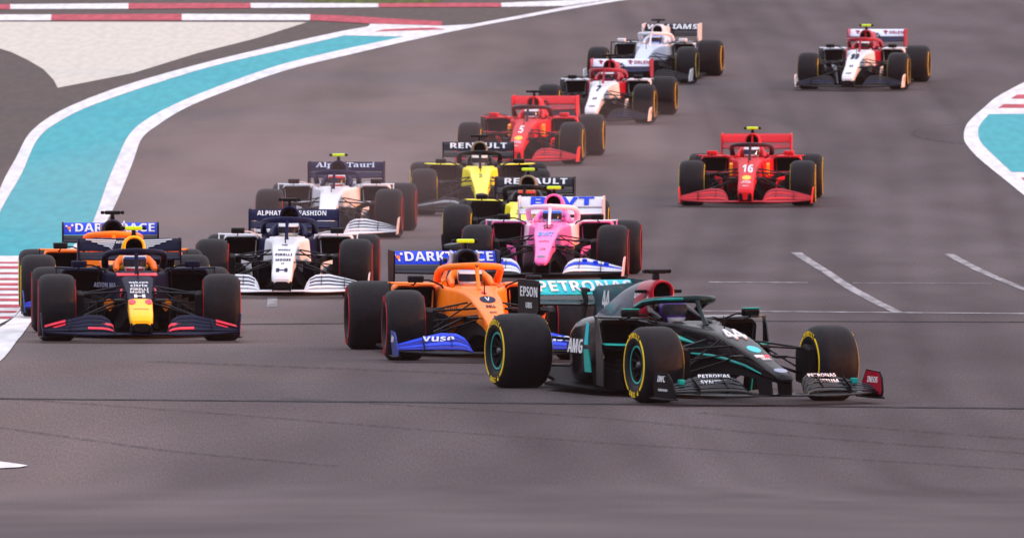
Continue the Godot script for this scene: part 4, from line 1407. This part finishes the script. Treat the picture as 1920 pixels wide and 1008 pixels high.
	# --- two white cars with navy wings
	for k in 2:
		c = make_car({label = ["white racing car with navy halo and black camera pod", "white racing car with lime camera pod and red and white helmet"][k], short = ["white car with the navy halo", "white car with the lime camera pod"][k],
			at = [[-2.573, 171.92, -0.8], [-2.481, 207.0, -2.6]][k], nose_kind = "wide", near = k == 0, tyre = "red", tcam = k == 1,
			cone = white, nose = white, chassis = white, tub = white if k == 1 else at_navy, hoop = at_navy, cover = at_navy, pod = white, blade = white, pylon = mats.carbon, barge = white, boom = white, vane = white,
			halo = at_navy, mirror = mats.carbon, stalk = white, headrest = at_navy, fw_main = white, flaps = [white, white, white, white], fw_end = paint(srgb(200, 190, 190), 0.4, 0.2), rw_flap = at_navy, rw_main = at_navy, rw_end = at_navy,
			suit = srgb(230, 230, 236), helm = [srgb(236, 236, 240), srgb(60, 60, 90), lens, srgb(240, 240, 244), srgb(230, 200, 170)] if k == 0 else [srgb(240, 238, 240), srgb(220, 40, 50), srgb(60, 50, 60), srgb(225, 40, 50), srgb(220, 60, 50)], helmet_says = ["white helmet", "red and white helmet"][k],
			rw_words = [["ALPHATAURI FASHION", -0.03, 0.082, ink, 0.80, 0.01]] if k == 0 else [["AlphaTauri", -0.02, 0.10, paint(srgb(190, 195, 215)), 0.82, 0.012, "Droid Serif"]],
			nose_words = [["BUZZ", -0.25, 0.012, at_navy, 1.5], ["MYWORLD", 0.0, 0.014, at_navy, 1.4], ["PIRELLI", 0.22, 0.022, at_navy, 1.0, 0.19], ["MOOSE", 0.46, 0.022, at_navy, 1.0, 0.17], ["ct", 0.62, 0.014, at_navy, 2.0], ["H", 0.90, 0.036, at_navy, 1.0, 0.13]] if k == 0 else []})
		for s_ in [-1.0, 1.0]:
			for e in 3:
				mi(c.get_node("front_wing"), "flap_line", cached("line%d_%.0f" % [e, s_], func(s: Shape):
					var path = []
					for i in range(2, sx_().size()):
						path.append(Vector3(sx_()[i] * s_, lerpf(ly_()[i], tp_()[i], [0.40, 0.62, 0.84][e]) + 0.012, lerpf(lz_()[i], tz_()[i], [0.44, 0.64, 0.84][e])))
					s.tube(path, 0.0055, 5)), at_navy)

	# --- two yellow and black cars
	for k in 2:
		c = make_car({label = ["yellow nosed black racing car with lime camera pod beside the pink car", "yellow nosed black racing car with black camera pod in front of a red car"][k], short = ["yellow nosed car beside the pink car", "yellow nosed car with the black camera pod"][k],
			at = [[0.108, 197.11, -2.8], [-0.448, 218.45, 0.65]][k], nose_kind = "narrow", tyre = "yellow", tcam = k == 0,
			cone = r_yellow, nose = r_yellow, chassis = r_yellow, tub = r_black, hoop = gold, cover = r_black, pod = r_black, blade = r_yellow, pylon = mats.carbon,
			halo = r_black, mirror = r_black, headrest = r_black, fw_main = r_black, flaps = [r_black, r_black, paint(srgb(120, 122, 130)), r_black], fw_end = r_black, rw_flap = paint(srgb(30, 30, 42), 0.4, 0.3), rw_main = r_black, rw_end = r_black,
			suit = srgb(40, 40, 44), helm = [srgb(232, 90, 40), srgb(250, 210, 160), lens, srgb(240, 60, 40), srgb(240, 220, 200)] if k == 0 else [srgb(240, 225, 215), srgb(235, 150, 100), lens, srgb(250, 240, 230), srgb(235, 220, 210)], helmet_says = ["orange helmet", "cream and orange helmet"][k],
			rw_words = [["RENAULT", 0.0, 0.115, ink, 0.83, 0.0]],
			nose_words = [["31" if k == 0 else "3", -0.1, 0.05, paint(srgb(150, 140, 30)), 1.6]], panels = [[-0.075, 0.075, 0.85, 1.05, r_black, 1]]})

	# --- the pink car
	c = make_car({label = "pink racing car with white and blue rear wing", short = "pink car",
		at = [0.401, 182.49, -2.9], nose_kind = "narrow", near = true, tyre = "red", tcam = true,
		cone = pink, nose = pink, chassis = pink, tub = paint(srgb(250, 205, 228), 0.35, 0.4), hoop = pink, cover = pink, pod = paint(srgb(232, 90, 160), 0.35, 0.4), blade = white, barge = pink, boom = mats.carbon, vane = pink,
		halo = paint(srgb(248, 214, 232), 0.35, 0.4), mirror = mats.carbon, headrest = pink, fw_main = mats.carbon, flaps = [white, white, blue, white], fw_end = paint(srgb(235, 190, 200), 0.4, 0.3), rw_flap = white, rw_main = white, rw_end = white,
		suit = srgb(240, 130, 190), helm = [srgb(150, 195, 235), srgb(235, 90, 170), lens, srgb(60, 110, 215), srgb(235, 150, 195)], helmet_says = "pale blue and pink helmet",
		rw_words = [["BWT", 0.0, 0.15, blue, 0.78, 0.0]],
		nose_words = [["18", -0.62, 0.055, paint(srgb(160, 20, 90)), 1.6], ["BWT", -0.05, 0.045, paint(srgb(90, 140, 225)), 1.4], ["sportPesa", 0.30, 0.018, paint(srgb(200, 40, 110)), 1.0], ["JCB", 0.66, 0.02, paint(srgb(170, 30, 90)), 1.4]], panels = [[-0.05, 0.05, 0.96, 1.05, paint(srgb(90, 90, 110)), 1]]})
	for s_ in [-1.0, 1.0]:
		for i in 3:
			mi(c.get_node("front_wing"), "flap_patch", cached("bwt%d_%.0f" % [i, s_], func(s: Shape): s.box(Vector3((0.50 + 0.13 * i) * s_, 0.244 - 0.022 * i, 0.655), Vector3(0.06, 0.05, 0.04), 0.01)), blue)

	# --- two red cars
	for k in 2:
		c = make_car({label = ["red racing car number 16 alone on the open track", "red racing car number 5 with black camera pod"][k], short = ["red car number 16", "red car number 5"][k],
			at = [[3.45, 222.82, -2.8], [0.149, 241.54, -5.5]][k], nose_kind = "wide", near = k == 0, tyre = "yellow", tcam = k == 0, spine = true,
			cone = red, nose = red, chassis = red, tub = red, hoop = red, cover = red, pod = red, blade = red, pylon = red, barge = red, boom = dark_red, vane = mats.carbon,
			halo = paint(srgb(58, 30, 38), 0.35, 0.4), mirror = red, stalk = red, headrest = red, fw_main = dark_red, flaps = [red, dark_red, red, dark_red], fw_end = paint(srgb(226, 44, 40), 0.5, 0.1), rw_flap = red, rw_main = dark_red, rw_end = red,  # alternate darker flaps: shade of the gaps between elements put into colour
			suit = srgb(190, 20, 30), helm = [srgb(240, 236, 238), srgb(236, 200, 200), srgb(50, 60, 90), srgb(245, 245, 248), srgb(210, 60, 70)], helmet_says = ["white helmet", "white helmet with dark visor"][k],
			nose_words = [["16" if k == 0 else "5", 0.0, 0.10, ink, 1.1], ["ALFA ROMEO", 0.76, 0.016, ink, 1.05], ["PIRELLI", 0.92, 0.014, ink, 1.2]],
			panels = [[-0.065, 0.065, 0.36, 0.60, yellow, 1], [-0.055, 0.055, 0.66, 0.68, ink]]})
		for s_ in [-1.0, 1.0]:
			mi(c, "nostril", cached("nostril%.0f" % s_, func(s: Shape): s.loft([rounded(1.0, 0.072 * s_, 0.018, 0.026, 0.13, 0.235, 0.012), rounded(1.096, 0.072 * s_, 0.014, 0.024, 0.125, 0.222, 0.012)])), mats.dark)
			mi(c, "sunlit_yellow_panel", cached("ypanel%.0f" % s_, func(s: Shape): s.plate(pts([-0.75, 0.42, -0.75, 0.58, -0.95, 0.60, -1.0, 0.42]), 0.25 * s_, 0.292 * s_, 0.0)), paint(srgb(250, 150, 20), 0.5, 0.1))  # orange of the low sun is put into the panel colour
		mi(c, "nose_bridge", cached("bridge", func(s: Shape): s.loft([rounded(1.0, 0, 0.044, 0.036, 0.12, 0.26, 0.015), rounded(1.10, 0, 0.040, 0.032, 0.118, 0.232, 0.015)])), red)

	# --- two white and dark red cars
	for k in 2:
		c = make_car({label = ["white and dark red racing car number 99 with lime camera pod", "white and dark red racing car number 7 in front of the dark winged white car"][k], short = ["white and dark red car number 99", "white and dark red car number 7"][k],
			at = [[6.155, 273.96, -7.35], [1.454, 258.94, -6.25]][k], nose_kind = "wide", tyre = "yellow", tcam = k == 0, spine = true,
			cone = white, nose = white, chassis = white, tub = a_red, hoop = a_red, cover = a_red, pod = white, blade = white, pylon = mats.carbon, barge = white,
			halo = a_red, mirror = mats.carbon, headrest = a_red, fw_main = mats.carbon, flaps = [mats.carbon, at_navy, mats.carbon, mats.carbon], fw_end = paint(srgb(236, 214, 208), 0.4, 0.2), rw_flap = paint(srgb(214, 220, 240), 0.4, 0.3), rw_main = at_navy, rw_end = a_red,
			suit = srgb(235, 235, 240), helm = [srgb(150, 24, 50), srgb(240, 236, 240), lens, srgb(240, 240, 245), srgb(130, 20, 44)] if k == 0 else [srgb(60, 80, 130), srgb(236, 236, 240), lens, srgb(240, 240, 245), srgb(150, 30, 50)], helmet_says = ["dark red helmet", "blue and white helmet"][k],
			rw_words = [["ORLEN", 0.34, 0.085, a_red, 0.26, 0.0]],
			nose_words = [["99" if k == 0 else "7", -0.2, 0.075, at_navy, 1.3], ["AR", 0.45, 0.03, at_navy, 1.4], ["singha", 0.9, 0.02, at_navy, 1.2]]})
		for x in [-0.37, 0.14]:
			on_rear_flap(c, "emblem", PackedVector2Array([Vector2(x - 0.05, 0.045), Vector2(x + 0.01, 0.06), Vector2(x + 0.05, 0.02), Vector2(x + 0.012, 0.01), Vector2(x + 0.03, -0.05), Vector2(x - 0.02, -0.02), Vector2(x - 0.012, 0.02)]), a_red)
		words(c.get_node("front_wing"), "A", Vector3(0.985, 0.21, 0.66), facing(Vector3(1, -0.11, 0.0)), 0.07, a_red, 1.4)

	# --- the white car with the dark rear wing
	c = make_car({label = "white racing car with dark lettered rear wing at the back of the pack", short = "white car with the dark lettered rear wing",
		at = [2.386, 276.88, -8.0], nose_kind = "wide", tyre = "yellow", tcam = false,
		cone = mats.carbon, cone_end = 0.62, nose = w_blue, chassis = w_blue, tub = white, hoop = white, cover = white, pod = white, blade = mats.carbon,
		halo = white, mirror = white, headrest = white, fw_main = mats.carbon, flaps = [mats.carbon, mats.carbon, mats.carbon, mats.carbon], fw_end = white, rw_flap = paint(srgb(26, 32, 46), 0.4, 0.3), rw_main = mats.carbon, rw_end = white,
		suit = srgb(235, 235, 240), helm = [srgb(70, 110, 200), srgb(235, 240, 250), lens, srgb(200, 215, 245), srgb(225, 230, 245)], helmet_says = "blue and white helmet",
		rw_words = [["WILLIAMS", 0.0, 0.13, ink, 0.93, 0.0]], nose_words = []})


func sx_() -> Array:
	return [0.252, 0.275, 0.31, 0.38, 0.52, 0.72, 0.955]


func tp_() -> Array:
	return [0.115, 0.175, 0.225, 0.262, 0.268, 0.222, 0.160]


func ly_() -> Array:
	return [0.088, 0.086, 0.083, 0.080, 0.080, 0.090, 0.105]


func lz_() -> Array:
	return [1.06, 1.06, 1.055, 1.04, 1.00, 0.94, 0.87]


func tz_() -> Array:
	return [0.86, 0.76, 0.70, 0.64, 0.60, 0.60, 0.64]


func _ready() -> void:
	# camera: a long lens on a low stand
	var cam = Camera3D.new()
	cam.name = "camera"
	cam.position = Vector3(0, CAM_Y, 0)
	cam.rotation = Vector3(-0.0221429, 0, 0)
	cam.fov = 2.0213
	cam.near = 1.0
	cam.far = 3000.0
	var lens = CameraAttributesPhysical.new()
	lens.frustum_focal_length = 680.0
	lens.frustum_focus_distance = 146.0
	lens.exposure_aperture = 20.0
	lens.frustum_near = 1.0
	lens.frustum_far = 3000.0
	cam.attributes = lens
	add_child(cam)
	cam.fov = 2.0213
	cam.current = true
	# dusk sky and a very low sun from the side
	var sky_m = ProceduralSkyMaterial.new()
	sky_m.sky_top_color = Color(0.75, 0.752, 0.79)
	sky_m.sky_horizon_color = Color(0.40, 0.375, 0.40)
	sky_m.sky_curve = 0.25
	sky_m.ground_horizon_color = Color(0.6, 0.55, 0.56)
	sky_m.ground_bottom_color = Color(0.4, 0.37, 0.38)
	sky_m.sky_energy_multiplier = 1.6
	sky_m.sun_angle_max = 1.0
	var sky = Sky.new()
	sky.sky_material = sky_m
	var env = Environment.new()
	env.background_mode = Environment.BG_SKY
	env.sky = sky
	env.tonemap_mode = Environment.TONE_MAPPER_LINEAR
	env.tonemap_exposure = 1.13
	env.sdfgi_enabled = true
	env.ssao_enabled = true
	env.ssil_enabled = true
	env.fog_enabled = true
	env.fog_density = 0.00005
	env.fog_light_color = Color(0.86, 0.78, 0.82)
	var we = WorldEnvironment.new()
	we.name = "environment"
	we.environment = env
	add_child(we)
	var sun = DirectionalLight3D.new()
	sun.name = "sun"
	sun.light_color = Color(1.0, 0.60, 0.32)
	sun.light_energy = 1.5
	sun.light_angular_distance = 0.6
	sun.shadow_enabled = true
	add_child(sun)
	sun.look_at_from_position(Vector3(60.0, 4.2, 14.0), Vector3.ZERO)
	make_materials()
	build_ground()
	build_cars()
	# dust thrown up behind the cars
	env.volumetric_fog_enabled = true
	env.volumetric_fog_density = 0.0
	for q in [[-3.4, 205.0, 8.0, 1.7, 26.0, 0.0048, "thin dust hanging round the white car with the lime camera pod"], [-0.4, 236.0, 10.0, 1.5, 30.0, 0.0034, "thin dust hanging round the red car number 5"]]:
		var fog = FogVolume.new()
		fog.name = numbered("dust")
		fog.shape = RenderingServer.FOG_VOLUME_SHAPE_ELLIPSOID
		fog.size = Vector3(q[2], q[3], q[4])
		fog.position = on_ground(q[0], q[1], q[3] * 0.35)
		var fm = FogMaterial.new()
		fm.density = q[5]
		fm.albedo = Color(0.86, 0.80, 0.82)
		fm.edge_fade = 0.6
		fog.material = fm
		fog.set_meta("kind", "stuff")
		fog.set_meta("label", q[6])
		fog.set_meta("category", "dust")
		add_child(fog)
